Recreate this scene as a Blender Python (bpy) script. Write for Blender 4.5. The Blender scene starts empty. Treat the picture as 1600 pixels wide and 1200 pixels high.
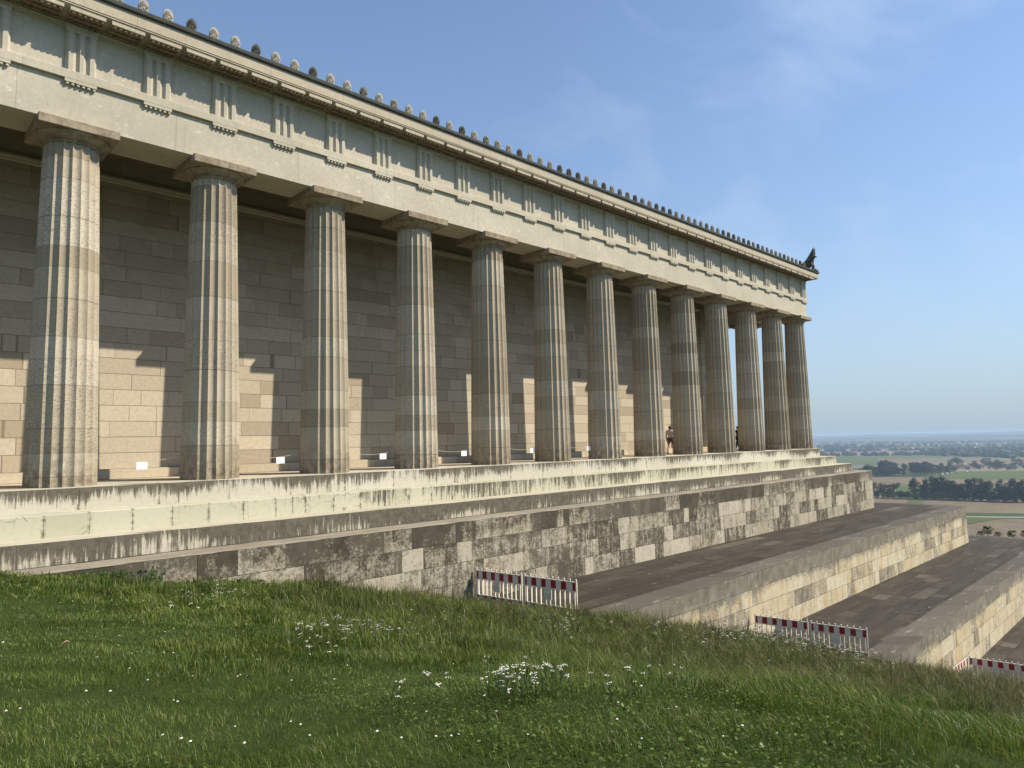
import bpy, bmesh, math, random
import numpy as np
from mathutils import Vector, Matrix, noise as mnoise
random.seed(7); RNG = np.random.default_rng(11)
C = bpy.context.scene.collection
SC = bpy.context.scene
R = math.radians
# ------------------------------------------------------------------ camera
CAM = Vector((-4.4083, -22.2829, 0.9363))
FPX = 1076.145
YAW, PITCH, ROLL = 0.77410, 0.08445, -0.02134
fw = Vector((math.sin(YAW)*math.cos(PITCH), math.cos(YAW)*math.cos(PITCH), math.sin(PITCH)))
r0 = fw.cross(Vector((0, 0, 1))).normalized(); u0 = r0.cross(fw)
rt = math.cos(ROLL)*r0 + math.sin(ROLL)*u0
up = -math.sin(ROLL)*r0 + math.cos(ROLL)*u0
cd = bpy.data.cameras.new('camera'); cam = bpy.data.objects.new('camera', cd); C.objects.link(cam)
cd.sensor_width = 36; cd.lens = 36*FPX/1600; cd.clip_end = 60000; cd.clip_start = .1
m3 = Matrix((rt, up, -fw)).transposed()
cam.matrix_world = Matrix.Translation(CAM) @ m3.to_4x4()
SC.camera = cam
# ------------------------------------------------------------------ sky, sun, exposure
SUN_AZ, SUN_EL = R(180-43.6), R(44.0)
sund = Vector((math.sin(SUN_AZ)*math.cos(SUN_EL), math.cos(SUN_AZ)*math.cos(SUN_EL), math.sin(SUN_EL)))
W = bpy.data.worlds.new('World'); SC.world = W; W.use_nodes = True
nt = W.node_tree; bg = nt.nodes['Background']
sky = nt.nodes.new('ShaderNodeTexSky'); sky.sky_type = 'NISHITA'; sky.sun_disc = False
sky.sun_elevation = SUN_EL; sky.sun_rotation = SUN_AZ
sky.air_density = 1.0; sky.dust_density = .35; sky.ozone_density = 4.0; sky.altitude = 400
bg.inputs[1].default_value = 0.125
# thin cirrus: streaks of high cloud in the sky itself
tc = nt.nodes.new('ShaderNodeTexCoord'); mp = nt.nodes.new('ShaderNodeMapping')
mp.inputs['Rotation'].default_value = (0, R(-10), R(20)); mp.inputs['Scale'].default_value = (.9, 5.0, 7.0); mp.inputs['Location'].default_value = (0, 0, 0)
n1 = nt.nodes.new('ShaderNodeTexNoise'); n1.inputs['Scale'].default_value = .9; n1.inputs['Detail'].default_value = 7; n1.inputs['Roughness'].default_value = .5; n1.inputs['Distortion'].default_value = .5
rp = nt.nodes.new('ShaderNodeMapRange'); rp.inputs[1].default_value = .49; rp.inputs[2].default_value = .80; rp.inputs[3].default_value = 0; rp.inputs[4].default_value = .30
mx = nt.nodes.new('ShaderNodeMix'); mx.data_type = 'RGBA'
nt.links.new(tc.outputs['Generated'], mp.inputs[0]); nt.links.new(mp.outputs[0], n1.inputs[0]); nt.links.new(n1.outputs[0], rp.inputs[0])
nt.links.new(rp.outputs[0], mx.inputs[0]); nt.links.new(sky.outputs[0], mx.inputs[6]); mx.inputs[7].default_value = (5.0, 5.8, 6.8, 1)
# pale summer haze low in the sky
sz = nt.nodes.new('ShaderNodeSeparateXYZ'); nt.links.new(tc.outputs['Generated'], sz.inputs[0])
e1 = nt.nodes.new('ShaderNodeMath'); e1.operation = 'MULTIPLY'; nt.links.new(sz.outputs[2], e1.inputs[0]); e1.inputs[1].default_value = -3.7
e2 = nt.nodes.new('ShaderNodeMath'); e2.operation = 'EXPONENT'; nt.links.new(e1.outputs[0], e2.inputs[0]); e2.use_clamp = True
mh_ = nt.nodes.new('ShaderNodeMix'); mh_.data_type = 'RGBA'; nt.links.new(e2.outputs[0], mh_.inputs[0]); nt.links.new(mx.outputs[2], mh_.inputs[6]); mh_.inputs[7].default_value = (2.15, 2.75, 3.25, 1)
nt.links.new(mh_.outputs[2], bg.inputs[0])
sl = bpy.data.lights.new('sun', 'SUN'); so = bpy.data.objects.new('sun', sl); C.objects.link(so)
sl.energy = 4.2; sl.angle = R(.5); sl.color = (1.0, .90, .74)
so.location = (0, -40, 60); so.rotation_euler = sund.to_track_quat('Z', 'Y').to_euler()
SC.view_settings.view_transform = 'Standard'; SC.view_settings.look = 'None'
SC.view_settings.exposure = 0.62; SC.view_settings.gamma = 1
SC.cycles.volume_bounces = 0; SC.cycles.max_bounces = 6; SC.cycles.diffuse_bounces = 3; SC.cycles.transparent_max_bounces = 8

# ------------------------------------------------------------------ helpers
def obj(name, verts, faces, mat, parent=None, smooth=False, loc=(0, 0, 0), mats=None, mi=None, sharp=None):
    me = bpy.data.meshes.new(name); me.from_pydata([tuple(v) for v in verts], [], [tuple(f) for f in faces])
    for m in (mats or [mat]): me.materials.append(m)
    if mi is not None: me.polygons.foreach_set('material_index', mi)
    if smooth: me.polygons.foreach_set('use_smooth', [True]*len(me.polygons))
    if sharp is not None: me.set_sharp_from_angle(angle=R(sharp))
    me.update()
    o = bpy.data.objects.new(name, me); C.objects.link(o); o.location = loc
    if parent:
        o.parent = parent; o.location = Vector(loc) - WL[parent.name]
    WL[o.name] = Vector(loc)
    return o
WL = {}
def tag(o, label=None, cat=None, group=None, kind=None):
    if label: o['label'] = label
    if cat: o['category'] = cat
    if group: o['group'] = group
    if kind: o['kind'] = kind
    return o
def empty(name, loc, label, cat, group=None, rz=0):
    o = bpy.data.objects.new(name, None); C.objects.link(o); o.location = loc; o.empty_display_size = .3
    o.rotation_euler = (0, 0, rz)
    WL[o.name] = Vector(loc)
    return tag(o, label, cat, group)
class MB:
    def __init__(s): s.v = []; s.f = []; s.m = []
    def add(s, vs, fs, mi=0):
        b = len(s.v); s.v += [tuple(v) for v in vs]; s.f += [tuple(b+i for i in f) for f in fs]; s.m += [mi]*len(fs)
    def box(s, a, b, mi=0, ch=0):
        x0, y0, z0 = a; x1, y1, z1 = b
        vs = [(x0, y0, z0), (x1, y0, z0), (x1, y1, z0), (x0, y1, z0), (x0, y0, z1), (x1, y0, z1), (x1, y1, z1), (x0, y1, z1)]
        s.add(vs, [(0, 3, 2, 1), (4, 5, 6, 7), (0, 1, 5, 4), (1, 2, 6, 5), (2, 3, 7, 6), (3, 0, 4, 7)], mi)
    def tube(s, pts, rad, n=8, mi=0, cap=True):
        pts = [Vector(p) for p in pts]; k = len(pts)
        rad = rad if isinstance(rad, (list, tuple)) else [rad]*k
        rings = []
        for i, p in enumerate(pts):
            d = (pts[min(i+1, k-1)] - pts[max(i-1, 0)]).normalized()
            a = d.orthogonal().normalized() if i == 0 else (a - a.dot(d)*d).normalized()
            b = d.cross(a)
            rings += [p + rad[i]*(math.cos(t)*a + math.sin(t)*b) for t in [2*math.pi*j/n for j in range(n)]]
        fs = []
        for i in range(k-1):
            for j in range(n): fs.append((i*n+j, i*n+(j+1) % n, (i+1)*n+(j+1) % n, (i+1)*n+j))
        if cap: fs.append(tuple(range(n))[::-1]); fs.append(tuple((k-1)*n+j for j in range(n)))
        s.add(rings, fs, mi)
    def lathe(s, prof, n=32, c=(0, 0), mi=0, cap=True):
        vs = []; fs = []
        for (r, z) in prof: vs += [(c[0]+r*math.cos(2*math.pi*j/n), c[1]+r*math.sin(2*math.pi*j/n), z) for j in range(n)]
        for i in range(len(prof)-1):
            for j in range(n): fs.append((i*n+j, i*n+(j+1) % n, (i+1)*n+(j+1) % n, (i+1)*n+j))
        if cap: fs.append(tuple(range(n))[::-1]); fs.append(tuple((len(prof)-1)*n+j for j in range(n)))
        s.add(vs, fs, mi)
    def ell(s, c, r, nu=12, nv=8, mi=0, rot=None):
        vs = []; fs = []
        c = Vector(c)
        for i in range(nv+1):
            ph = math.pi*i/nv
            for j in range(nu):
                t = 2*math.pi*j/nu
                q = Vector((r[0]*math.sin(ph)*math.cos(t), r[1]*math.sin(ph)*math.sin(t), r[2]*math.cos(ph)))
                if rot is not None: q = rot @ q
                vs.append(c+q)
        for i in range(nv):
            for j in range(nu): fs.append((i*nu+j, (i+1)*nu+j, (i+1)*nu+(j+1) % nu, i*nu+(j+1) % nu))
        s.add(vs, fs, mi)
    def build(s, name, mat, parent=None, smooth=False, loc=(0, 0, 0), sharp=None):
        mats = mat if isinstance(mat, list) else [mat]
        o = obj(name, s.v, s.f, None, parent, smooth, loc, mats, s.m, sharp)
        return o
def bevel(o, w, seg=1):
    b = o.modifiers.new('bevel', 'BEVEL'); b.width = w; b.segments = seg; b.limit_method = 'ANGLE'; b.angle_limit = R(40)
    return o

# ------------------------------------------------------------------ materials
class NB:
    """small node-building helper"""
    def __init__(s, name):
        s.mat = bpy.data.materials.new(name); s.mat.use_nodes = True; s.t = s.mat.node_tree
        s.bsdf = s.t.nodes['Principled BSDF']; s.bsdf.inputs['Specular IOR Level'].default_value = .25
        s.geo = s.n('ShaderNodeNewGeometry')
        sx = s.n('ShaderNodeSeparateXYZ'); s.l(s.geo.outputs['Position'], sx.inputs[0])
        s.P = s.geo.outputs['Position']; s.x, s.y, s.z = sx.outputs
    def n(s, t): return s.t.nodes.new(t)
    def l(s, a, b):
        if hasattr(a, 'is_output'): s.t.links.new(a, b)
        else:
            try: b.default_value = a
            except Exception: b.default_value = tuple(a) + (1,)*(len(b.default_value)-len(a))
    def m(s, op, a, b=0, c=None):
        k = s.n('ShaderNodeMath'); k.operation = op; s.l(a, k.inputs[0]); s.l(b, k.inputs[1])
        if c is not None: s.l(c, k.inputs[2])
        return k.outputs[0]
    def vec(s, x, y, z):
        k = s.n('ShaderNodeCombineXYZ'); s.l(x, k.inputs[0]); s.l(y, k.inputs[1]); s.l(z, k.inputs[2]); return k.outputs[0]
    def noise(s, v, scale, det=4, rough=.55, sc=None, dist=0):
        if sc is not None:
            mp = s.n('ShaderNodeMapping'); s.l(v, mp.inputs[0]); mp.inputs['Scale'].default_value = sc; v = mp.outputs[0]
        k = s.n('ShaderNodeTexNoise'); s.l(v, k.inputs['Vector']); k.inputs['Scale'].default_value = scale
        k.inputs['Detail'].default_value = det; k.inputs['Roughness'].default_value = rough; k.inputs['Distortion'].default_value = dist
        return k.outputs[0]
    def voro(s, v, scale, feat='F1', out=0):
        k = s.n('ShaderNodeTexVoronoi'); s.l(v, k.inputs['Vector']); k.inputs['Scale'].default_value = scale; k.feature = feat
        return k.outputs[out]
    def white(s, v):
        k = s.n('ShaderNodeTexWhiteNoise'); k.noise_dimensions = '3D'; s.l(v, k.inputs['Vector']); return k.outputs['Value']
    def rng(s, v, a, b, c=0., d=1.):
        k = s.n('ShaderNodeMapRange'); k.clamp = True; s.l(v, k.inputs[0])
        for i, q in enumerate((a, b, c, d)): s.l(q, k.inputs[i+1])
        return k.outputs[0]
    def mix(s, f, a, b, mode='MIX'):
        k = s.n('ShaderNodeMix'); k.data_type = 'RGBA'; k.blend_type = mode; s.l(f, k.inputs[0]); s.l(a, k.inputs[6]); s.l(b, k.inputs[7]); return k.outputs[2]
    def ramp(s, f, stops):
        k = s.n('ShaderNodeValToRGB'); s.l(f, k.inputs[0]); e = k.color_ramp.elements
        while len(e) < len(stops): e.new(.5)
        for i, (p, c) in enumerate(stops): e[i].position = p; e[i].color = tuple(c)+(1,)
        return k.outputs[0]
    def rand(s):
        return s.n('ShaderNodeObjectInfo').outputs['Random']
    def bump(s, h, strength=.4, dist=.02, prev=None):
        k = s.n('ShaderNodeBump'); k.inputs['Strength'].default_value = strength; k.inputs['Distance'].default_value = dist
        s.l(h, k.inputs['Height'])
        if prev is not None: s.l(prev, k.inputs['Normal'])
        return k.outputs[0]
    def out(s, col, rough=.85, normal=None, spec=.25):
        s.l(col, s.bsdf.inputs['Base Color']); s.l(rough, s.bsdf.inputs['Roughness']); s.bsdf.inputs['Specular IOR Level'].default_value = spec
        if normal is not None: s.l(normal, s.bsdf.inputs['Normal'])
        return s.mat
    def ashlar(s, u, v, L, H, gap=.012, warp=.5, seed=0.):
        """irregular coursed blocks: returns (block random, second random, joint mask)"""
        row = s.m('FLOOR', s.m('DIVIDE', v, H)); fv = s.m('FRACT', s.m('DIVIDE', v, H))
        rr = s.white(s.vec(row, seed, 3.7))
        uu = s.m('ADD', s.m('DIVIDE', u, L), s.m('MULTIPLY', rr, 7.3))
        w = s.m('ADD', s.m('MULTIPLY', s.m('SINE', s.m('ADD', s.m('MULTIPLY', uu, 2.1), s.m('MULTIPLY', row, 1.7))), warp*.45),
                s.m('MULTIPLY', s.m('SINE', s.m('ADD', s.m('MULTIPLY', uu, 5.3), s.m('MULTIPLY', row, 4.1))), warp*.13))
        uw = s.m('ADD', uu, w)
        colm = s.m('FLOOR', uw); fu = s.m('FRACT', uw)
        r1 = s.white(s.vec(colm, row, seed)); r2 = s.white(s.vec(colm, row, seed+11.3))
        gu = gap/L; gv = gap/H
        eu = s.m('MINIMUM', fu, s.m('SUBTRACT', 1, fu)); ev = s.m('MINIMUM', fv, s.m('SUBTRACT', 1, fv))
        j = s.m('MAXIMUM', s.rng(eu, gu*.6, gu*1.5, 1, 0), s.rng(ev, gv*.6, gv*1.5, 1, 0))
        return r1, r2, j
MT = {}
def stone_plain(name, c0, c1, pit=.5, joints=None, stain=.0):
    s = NB(name)
    n = s.noise(s.P, .7, 5); n2 = s.noise(s.P, 9, 6, .7)
    col = s.mix(s.rng(n, .3, .7), c0, c1)
    col = s.mix(s.rng(n2, .35, .75, 0, .5), col, tuple(x*.66 for x in c0))
    pits = s.rng(s.noise(s.P, 22, 3, .6), .64, .70, 0, pit)
    patch = s.rng(s.noise(s.P, 1.3, 3), .5, .62)
    pits = s.m('MULTIPLY', pits, patch)
    col = s.mix(pits, col, tuple(x*.45 for x in c0))
    lite = s.m('MULTIPLY', s.rng(s.noise(s.P, 6, 2, .5), .62, .68), s.rng(s.noise(s.P, 1.1, 2), .45, .6, 0, .5))
    col = s.mix(lite, col, tuple(min(.75, x*1.25) for x in c1))
    nrm = s.bump(n2, .35, .01)
    if joints:
        u = s.m('ADD', s.x, s.y)
        f = s.m('FRACT', s.m('DIVIDE', s.m('ADD', u, joints[1]), joints[0]))
        e = s.m('MINIMUM', f, s.m('SUBTRACT', 1, f))
        jm = s.rng(e, .004/joints[0], .012/joints[0], .55, 0)
        blk = s.white(s.vec(s.m('FLOOR', s.m('DIVIDE', s.m('ADD', u, joints[1]), joints[0])), 2.2, .3))
        col = s.mix(s.rng(blk, 0, 1, 0, .22), col, tuple(x*.78 for x in c0))
        col = s.mix(jm, col, tuple(x*.4 for x in c0))
    if stain:
        st = s.noise(s.P, 1, 5, .65, sc=(5, 5, .35))
        col = s.mix(s.rng(st, .56, .78, 0, stain), col, (.12, .105, .075))
    return s.out(col, .88, nrm)
CREAM, CREAM2 = (.465, .42, .325), (.575, .525, .415)
MT['entab'] = stone_plain('limestone_entablature', CREAM, CREAM2, .6, (4.0, 2.2), .22)
MT['frieze'] = stone_plain('limestone_frieze', (.45, .41, .325), (.54, .495, .395), .2, None, .25)
MT['sima'] = stone_plain('limestone_cornice', (.44, .385, .285), (.52, .46, .35), .12, (1.333, .3), .15)
MT['soffit'] = stone_plain('soffit_stone', (.36, .29, .19), (.43, .35, .24), .2)
def mat_abacus():
    s = NB('limestone_capital'); rnd = s.rand()
    n = s.noise(s.P, 2.2, 5); n2 = s.noise(s.P, 14, 5, .7)
    col = s.mix(n, (.30, .255, .18), (.42, .365, .27))
    bn = s.rng(s.noise(s.P, 1, 5, .65, sc=(5, 5, 3.)), .38, .60, .15, .85)
    col = s.mix(bn, col, (.19, .135, .085))
    gr = s.rng(s.noise(s.P, 1.6, 4), .55, .75, 0, .6)
    col = s.mix(gr, col, (.17, .16, .14))
    col = s.mix(s.rng(n2, .55, .75, 0, .5), col, (.16, .13, .09))
    return s.out(col, .88, s.bump(n2, .4, .012))
MT['capital'] = mat_abacus()
def mat_column():
    s = NB('fluted_column_stone'); rnd = s.rand()
    off = s.m('MULTIPLY', rnd, 57.)
    zz = s.m('ADD', s.m('MULTIPLY', s.z, 1.22), s.m('MULTIPLY', rnd, 9.))
    zw = s.m('ADD', zz, s.m('MULTIPLY', s.m('SINE', s.m('MULTIPLY', zz, 1.9)), .22))
    dr = s.m('FLOOR', zw); fr = s.m('FRACT', zw)
    t1 = s.white(s.vec(dr, off, 1.)); t2 = s.white(s.vec(dr, off, 5.))
    base = s.ramp(t1, [(0, (.30, .25, .175)), (.12, (.365, .31, .22)), (.5, (.42, .36, .265)), (.8, (.455, .395, .295)), (1, (.535, .475, .37))])
    n = s.noise(s.P, 1.1, 5)
    base = s.mix(s.rng(n, .35, .7, 0, .35), base, (.33, .28, .205))
    # bedded limestone: fine horizontal pores
    p1 = s.noise(s.P, 1, 5, .75, sc=(13, 13, 46))
    pm = s.m('MULTIPLY', s.rng(p1, .50, .64), s.rng(t2, .1, .8, .4, .9))
    base = s.mix(pm, base, (.115, .095, .07))
    sp = s.rng(s.voro(s.P, 17), .10, .24, .9, 0)
    spm = s.m('MULTIPLY', sp, s.rng(s.noise(s.P, 2.3, 3), .5, .6))
    base = s.mix(spm, base, (.075, .06, .045))
    wz = s.m('ADD', s.z, s.m('MULTIPLY', s.m('SUBTRACT', s.noise(s.P, 1.2, 4), .5), 1.5))
    dirt = s.m('MULTIPLY', s.rng(wz, .25, 1.15, 1, 0), s.rng(s.noise(s.P, 5, 5, .65), .36, .6, .1, .8))
    base = s.mix(dirt, base, (.155, .115, .07))
    lite = s.rng(s.noise(s.P, 1, 4, .6, sc=(7, 7, 30)), .60, .72, 0, .35)
    base = s.mix(lite, base, (.56, .51, .41))
    e = s.m('MINIMUM', fr, s.m('SUBTRACT', 1, fr))
    sk = s.noise(s.vec(s.m('ADD', s.x, off), s.y, s.z), 1, 5, .7, sc=(9, 9, .35))
    base = s.mix(s.rng(sk, .56, .74, 0, .55), base, (.17, .14, .095))
    jm = s.rng(e, .006, .015, .6, 0)
    base = s.mix(jm, base, (.09, .08, .06))
    nrm = s.bump(p1, .45, .014)
    return s.out(base, .9, nrm)
MT['column'] = mat_column()
def mat_cella():
    s = NB('cella_wall_ashlar'); u = s.m('ADD', s.x, s.y)
    r1, r2, j = s.ashlar(u, s.m('ADD', s.z, .20), 1.42, .53, .012, .9, 2.)
    col = s.ramp(r1, [(0, (.40, .335, .245)), (.12, (.46, .40, .30)), (.5, (.53, .465, .355)), (.85, (.57, .505, .39)), (1, (.60, .525, .40))])
    col = s.mix(s.rng(r2, .86, .97, 0, .4), col, (.40, .29, .19))
    n = s.noise(s.P, 8, 6, .7); n0 = s.noise(s.P, 1.1, 4)
    col = s.mix(s.rng(n, .4, .75, 0, .4), col, (.26, .205, .135))
    vein = s.m('MULTIPLY', s.rng(s.noise(s.P, 1, 5, .7, sc=(4, 4, 15)), .58, .66), s.rng(r2, .4, 1, 0, .6))
    col = s.mix(vein, col, (.24, .185, .125))
    lt = s.m('MULTIPLY', s.rng(s.noise(s.P, 14, 3), .66, .70), .6)
    col = s.mix(lt, col, (.62, .56, .45))
    dk = s.rng(s.m('ADD', s.z, s.m('MULTIPLY', n0, 4)), 7.5, 11.5, 0, .6)  # shade of the deep colonnade painted into the upper wall colour
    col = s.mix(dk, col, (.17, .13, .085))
    col = s.mix(s.m('MULTIPLY', j, .62), col, (.14, .105, .065))
    h = s.m('SUBTRACT', s.m('MULTIPLY', n, .25), j)
    return s.out(col, .88, s.bump(h, .5, .012))
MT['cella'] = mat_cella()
def mat_wall(name, light, lights2, dark, crust, darkrate, zt, H, L, rust=0., seed=0., wtop=.4):
    """weathered retaining wall: some blocks scrubbed pale, others under a grey crust; run-off marks from the coping"""
    s = NB(name); u = s.m('ADD', s.x, s.y)
    v = s.m('SUBTRACT', zt+40*H, s.z)
    r1, r2, j = s.ashlar(u, v, L, H, .010, .9, seed)
    col = s.mix(r2, light, lights2)
    n = s.noise(s.P, 5, 6, .7); n1 = s.noise(s.P, 1.3, 5, .6)
    st = s.noise(s.P, 1, 6, .7, sc=(4.5, 4.5, .55), dist=.4)
    if rust:
        rs = s.noise(s.P, 1, 5, .65, sc=(2.6, 2.6, .5), dist=.6)
        col = s.mix(s.rng(rs, .50, .66, 0, rust*.8), col, (.47, .29, .10))
    depth = s.m('SUBTRACT', zt, s.z)
    # crust amount: block by block, heavier on the top course, streaked
    blk = s.rng(r1, darkrate-.34, darkrate+.22, 1, 0)
    top = s.rng(s.m('ADD', depth, s.m('MULTIPLY', s.m('SUBTRACT', st, .5), 1.1)), crust*.45, crust*1.25, 1, 0)
    fine = s.noise(s.P, 15, 5, .75); mid = s.noise(s.vec(s.x, s.m('ADD', s.y, s.m('MULTIPLY', r1, 9)), s.z), 2.6, 6, .68)
    a = s.m('ADD', s.m('MULTIPLY', blk, .50), s.m('MULTIPLY', top, wtop))
    a = s.m('ADD', a, s.m('MULTIPLY', s.m('SUBTRACT', st, .5), 1.5))
    a = s.m('ADD', a, s.m('MULTIPLY', s.m('SUBTRACT', fine, .5), 1.7))
    a = s.m('ADD', a, s.m('MULTIPLY', s.m('SUBTRACT', mid, .5), 1.3))
    a = s.rng(a, .06, .56)
    dcol = s.mix(s.rng(s.noise(s.P, 2.2, 5), .35, .7), dark, tuple(x*1.75 for x in dark))
    dcol = s.mix(s.rng(r2, .3, 1., 0, .35), dcol, (.22, .195, .15))
    col = s.mix(s.rng(n, .45, .75, 0, .35), col, tuple(x*.55 for x in light))
    col = s.mix(a, col, dcol)
    bl = s.m('MULTIPLY', s.rng(s.noise(s.P, 11, 5, .7), .60, .68), s.rng(n1, .45, .6, 0, .7))
    col = s.mix(bl, col, (.055, .05, .04))
    wl = s.m('MULTIPLY', s.rng(s.noise(s.P, 3.4, 5, .72), .60, .66), s.rng(s.noise(s.P, .8, 2), .48, .62, 0, .65))
    col = s.mix(wl, col, (.52, .48, .40))
    col = s.mix(s.m('MULTIPLY', j, .6), col, (.07, .06, .045))
    h = s.m('SUBTRACT', s.m('ADD', s.m('MULTIPLY', n, .5), s.m('MULTIPLY', r1, .2)), j)
    return s.out(col, .92, s.bump(h, .55, .02))
MT['podium'] = mat_wall('podium_wall_weathered', (.37, .325, .24), (.48, .43, .33), (.054, .046, .032), .75, .60, -1.755, .70, .95, .12, 4., .42)
MT['terrace'] = mat_wall('terrace_wall_weathered', (.50, .42, .265), (.57, .51, .37), (.135, .122, .094), .80, .34, -4.545, .674, 1.3, .95, 9., .85)
MT['terrace2'] = mat_wall('lower_terrace_wall_weathered', (.50, .42, .265), (.57, .51, .37), (.135, .122, .096), .70, .32, -7.235, .70, 1.3, .9, 17., .85)
def mat_floor():
    s = NB('terrace_paving')
    r1, r2, j = s.ashlar(s.x, s.m('ADD', s.y, 40.), 1.9, .68, .022, .8, 3.)
    col = s.ramp(r1, [(0, (.034, .028, .020)), (.5, (.050, .041, .029)), (.9, (.066, .055, .039)), (1, (.13, .11, .083))])
    st = s.noise(s.P, 1, 6, .68, sc=(.55, 3.2, 1)); n = s.noise(s.P, 6, 6, .7)
    col = s.mix(s.rng(st, .45, .7, 0, .5), col, (.105, .087, .062))
    col = s.mix(s.rng(n, .45, .72, 0, .6), col, (.036, .030, .022))
    sp = s.m('MULTIPLY', s.rng(s.noise(s.P, 1, 5, .65, sc=(1.6, 7, 1)), .66, .71), .65)
    col = s.mix(sp, col, (.40, .36, .29))
    col = s.mix(s.m('MULTIPLY', j, .7), col, (.03, .026, .02))
    return s.out(col, .85, s.bump(s.m('SUBTRACT', n, j), .5, .02))
MT['floor'] = mat_floor()
def mat_coping():
    s = NB('terrace_coping'); u = s.m('ADD', s.x, s.y)
    r1, r2, j = s.ashlar(u, s.m('ADD', s.m('MULTIPLY', s.z, 0), .5), 1.9, 1.0, .012, .6, 6.)
    n = s.noise(s.P, 6, 6, .7); st = s.noise(s.P, 1, 5, .65, sc=(.8, 3.5, 2))
    col = s.mix(r1, (.085, .073, .055), (.13, .114, .088))
    col = s.mix(s.rng(n, .42, .7, 0, .6), col, (.085, .078, .064))
    col = s.mix(s.rng(st, .58, .72, 0, .6), col, (.36, .33, .27))
    col = s.mix(s.m('MULTIPLY', j, .7), col, (.04, .035, .028))
    return s.out(col, .88, s.bump(s.m('SUBTRACT', n, j), .5, .02))
MT['coping'] = mat_coping(); MT['podium_coping'] = stone_plain('podium_coping_stone', (.23, .20, .15), (.36, .32, .25), .6, (1.7, .4), .5)
def mat_step(name, base, base2, zt, h, k_top, k_all, cracks, L, seed, near=None):
    s = NB(name); u = s.m('ADD', s.x, s.y)
    f = s.m('DIVIDE', s.m('ADD', u, seed*.77), L); bi = s.m('FLOOR', f); fr = s.m('FRACT', f)
    e = s.m('MINIMUM', fr, s.m('SUBTRACT', 1, fr)); j = s.rng(e, .004/L, .014/L, 1, 0)
    r1 = s.white(s.vec(bi, seed, .5))
    col = s.mix(r1, base, base2)
    n = s.noise(s.P, 7, 6, .7)
    st = s.noise(s.P, 1, 6, .72, sc=(11, 11, .8), dist=.2)
    big = s.noise(s.P, .45, 3)
    d = s.m('DIVIDE', s.m('SUBTRACT', zt, s.z), h)
    # run-off marks start at the arris and fade down the riser
    a = s.m('ADD', s.m('ADD', s.m('ADD', s.m('MULTIPLY', st, 2.0), -.36), s.m('MULTIPLY', s.m('SUBTRACT', big, .5), 1.5)), s.rng(d, 0, .85, k_top, -.12))
    if near is not None: a = s.m('ADD', a, s.rng(s.x, 0, 16, near, 0))
    a = s.m('ADD', a, s.m('MULTIPLY', s.m('SUBTRACT', n, .5), .5))
    a = s.rng(s.m('ADD', a, k_all), .72, .98, 0, .93)
    dk = s.mix(s.rng(n, .35, .65), (.048, .042, .029), (.125, .110, .080))
    vz = s.n('ShaderNodeSeparateXYZ'); s.l(s.geo.outputs['Normal'], vz.inputs[0])
    riser = s.rng(vz.outputs[2], .3, .8, 1, .12)
    col = s.mix(s.rng(n, .5, .8, 0, .3), col, tuple(x*.6 for x in base))
    col = s.mix(s.m('MULTIPLY', a, riser), col, dk)
    if cracks:
        cr = s.rng(s.voro(s.P, 3.2, 'DISTANCE_TO_EDGE'), .0, .03, 1, 0)
        ck = s.m('MULTIPLY', cr, s.m('MULTIPLY', s.rng(s.noise(s.P, 2.6, 4), .50, .60), s.rng(s.noise(s.P, .6, 2), .42, .58)))
        col = s.mix(s.m('MULTIPLY', ck, cracks), col, (.07, .063, .045))
        je = s.m('MULTIPLY', s.rng(e, .01/L, .07/L, 1, 0), s.rng(s.noise(s.P, 6, 4), .46, .60))
        col = s.mix(s.m('MULTIPLY', je, .8), col, (.08, .07, .05))
    col = s.mix(s.m('MULTIPLY', j, .6), col, (.10, .085, .055))
    return s.out(col, .88, s.bump(s.m('SUBTRACT', s.m('MULTIPLY', n, .5), j), .4, .012))
MT['step1'] = mat_step('stylobate_stone', (.48, .445, .355), (.54, .505, .415), 0, .61, .48, -.04, .3, 2.0, 1.)
MT['step2'] = mat_step('middle_step_stone', (.44, .425, .31), (.50, .48, .36), -.61, .57, .16, .12, .95, 1.0, 2., -.34)
MT['step3'] = mat_step('lowest_step_stone', (.48, .44, .33), (.54, .495, .385), -1.18, .57, .34, .38, 0, 1.7, 3.)
def simple(name, col, rough=.6, var=.25, sc=6., metal=0., spec=.3):
    s = NB(name); n = s.noise(s.P, sc, 5, .65)
    c = s.mix(s.rng(n, .3, .7), tuple(x*(1-var) for x in col), tuple(min(.9, x*(1+var)) for x in col))
    s.bsdf.inputs['Metallic'].default_value = metal
    return s.out(c, rough, s.bump(n, .15, .01), spec)
MT['gutter'] = simple('gutter_metal', (.062, .066, .058), .75, .25, 4., .0, .15); MT['under'] = simple('stained_soffit', (.19, .145, .095), .9, .35, 5.)
MT['lead'] = simple('roof_sheet', (.20, .21, .20), .6)
MT['bronze'] = None
def mat_antefix():
    s = NB('antefix_stone'); rnd = s.rand()
    n = s.noise(s.P, 11, 5, .7)
    lite = s.mix(n, (.40, .36, .30), (.50, .46, .39)); dk = s.mix(n, (.06, .056, .045), (.17, .15, .12))
    f = s.rng(s.m('ADD', rnd, s.m('MULTIPLY', s.m('SUBTRACT', n, .5), .7)), .5, .64)
    wx = s.rng(s.x, 10, 26, 0, .45)
    return s.out(s.mix(s.rng(s.m('ADD', f, wx), 0, 1, .05, 1), lite, dk), .85)
MT['antefix'] = mat_antefix()
MT['griffin'] = simple('weathered_bronze', (.085, .078, .068), .6, .5, 9., .2)
MT['ceil'] = simple('ceiling_stone', (.13, .10, .065), .9, .2, 2.)
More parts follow.
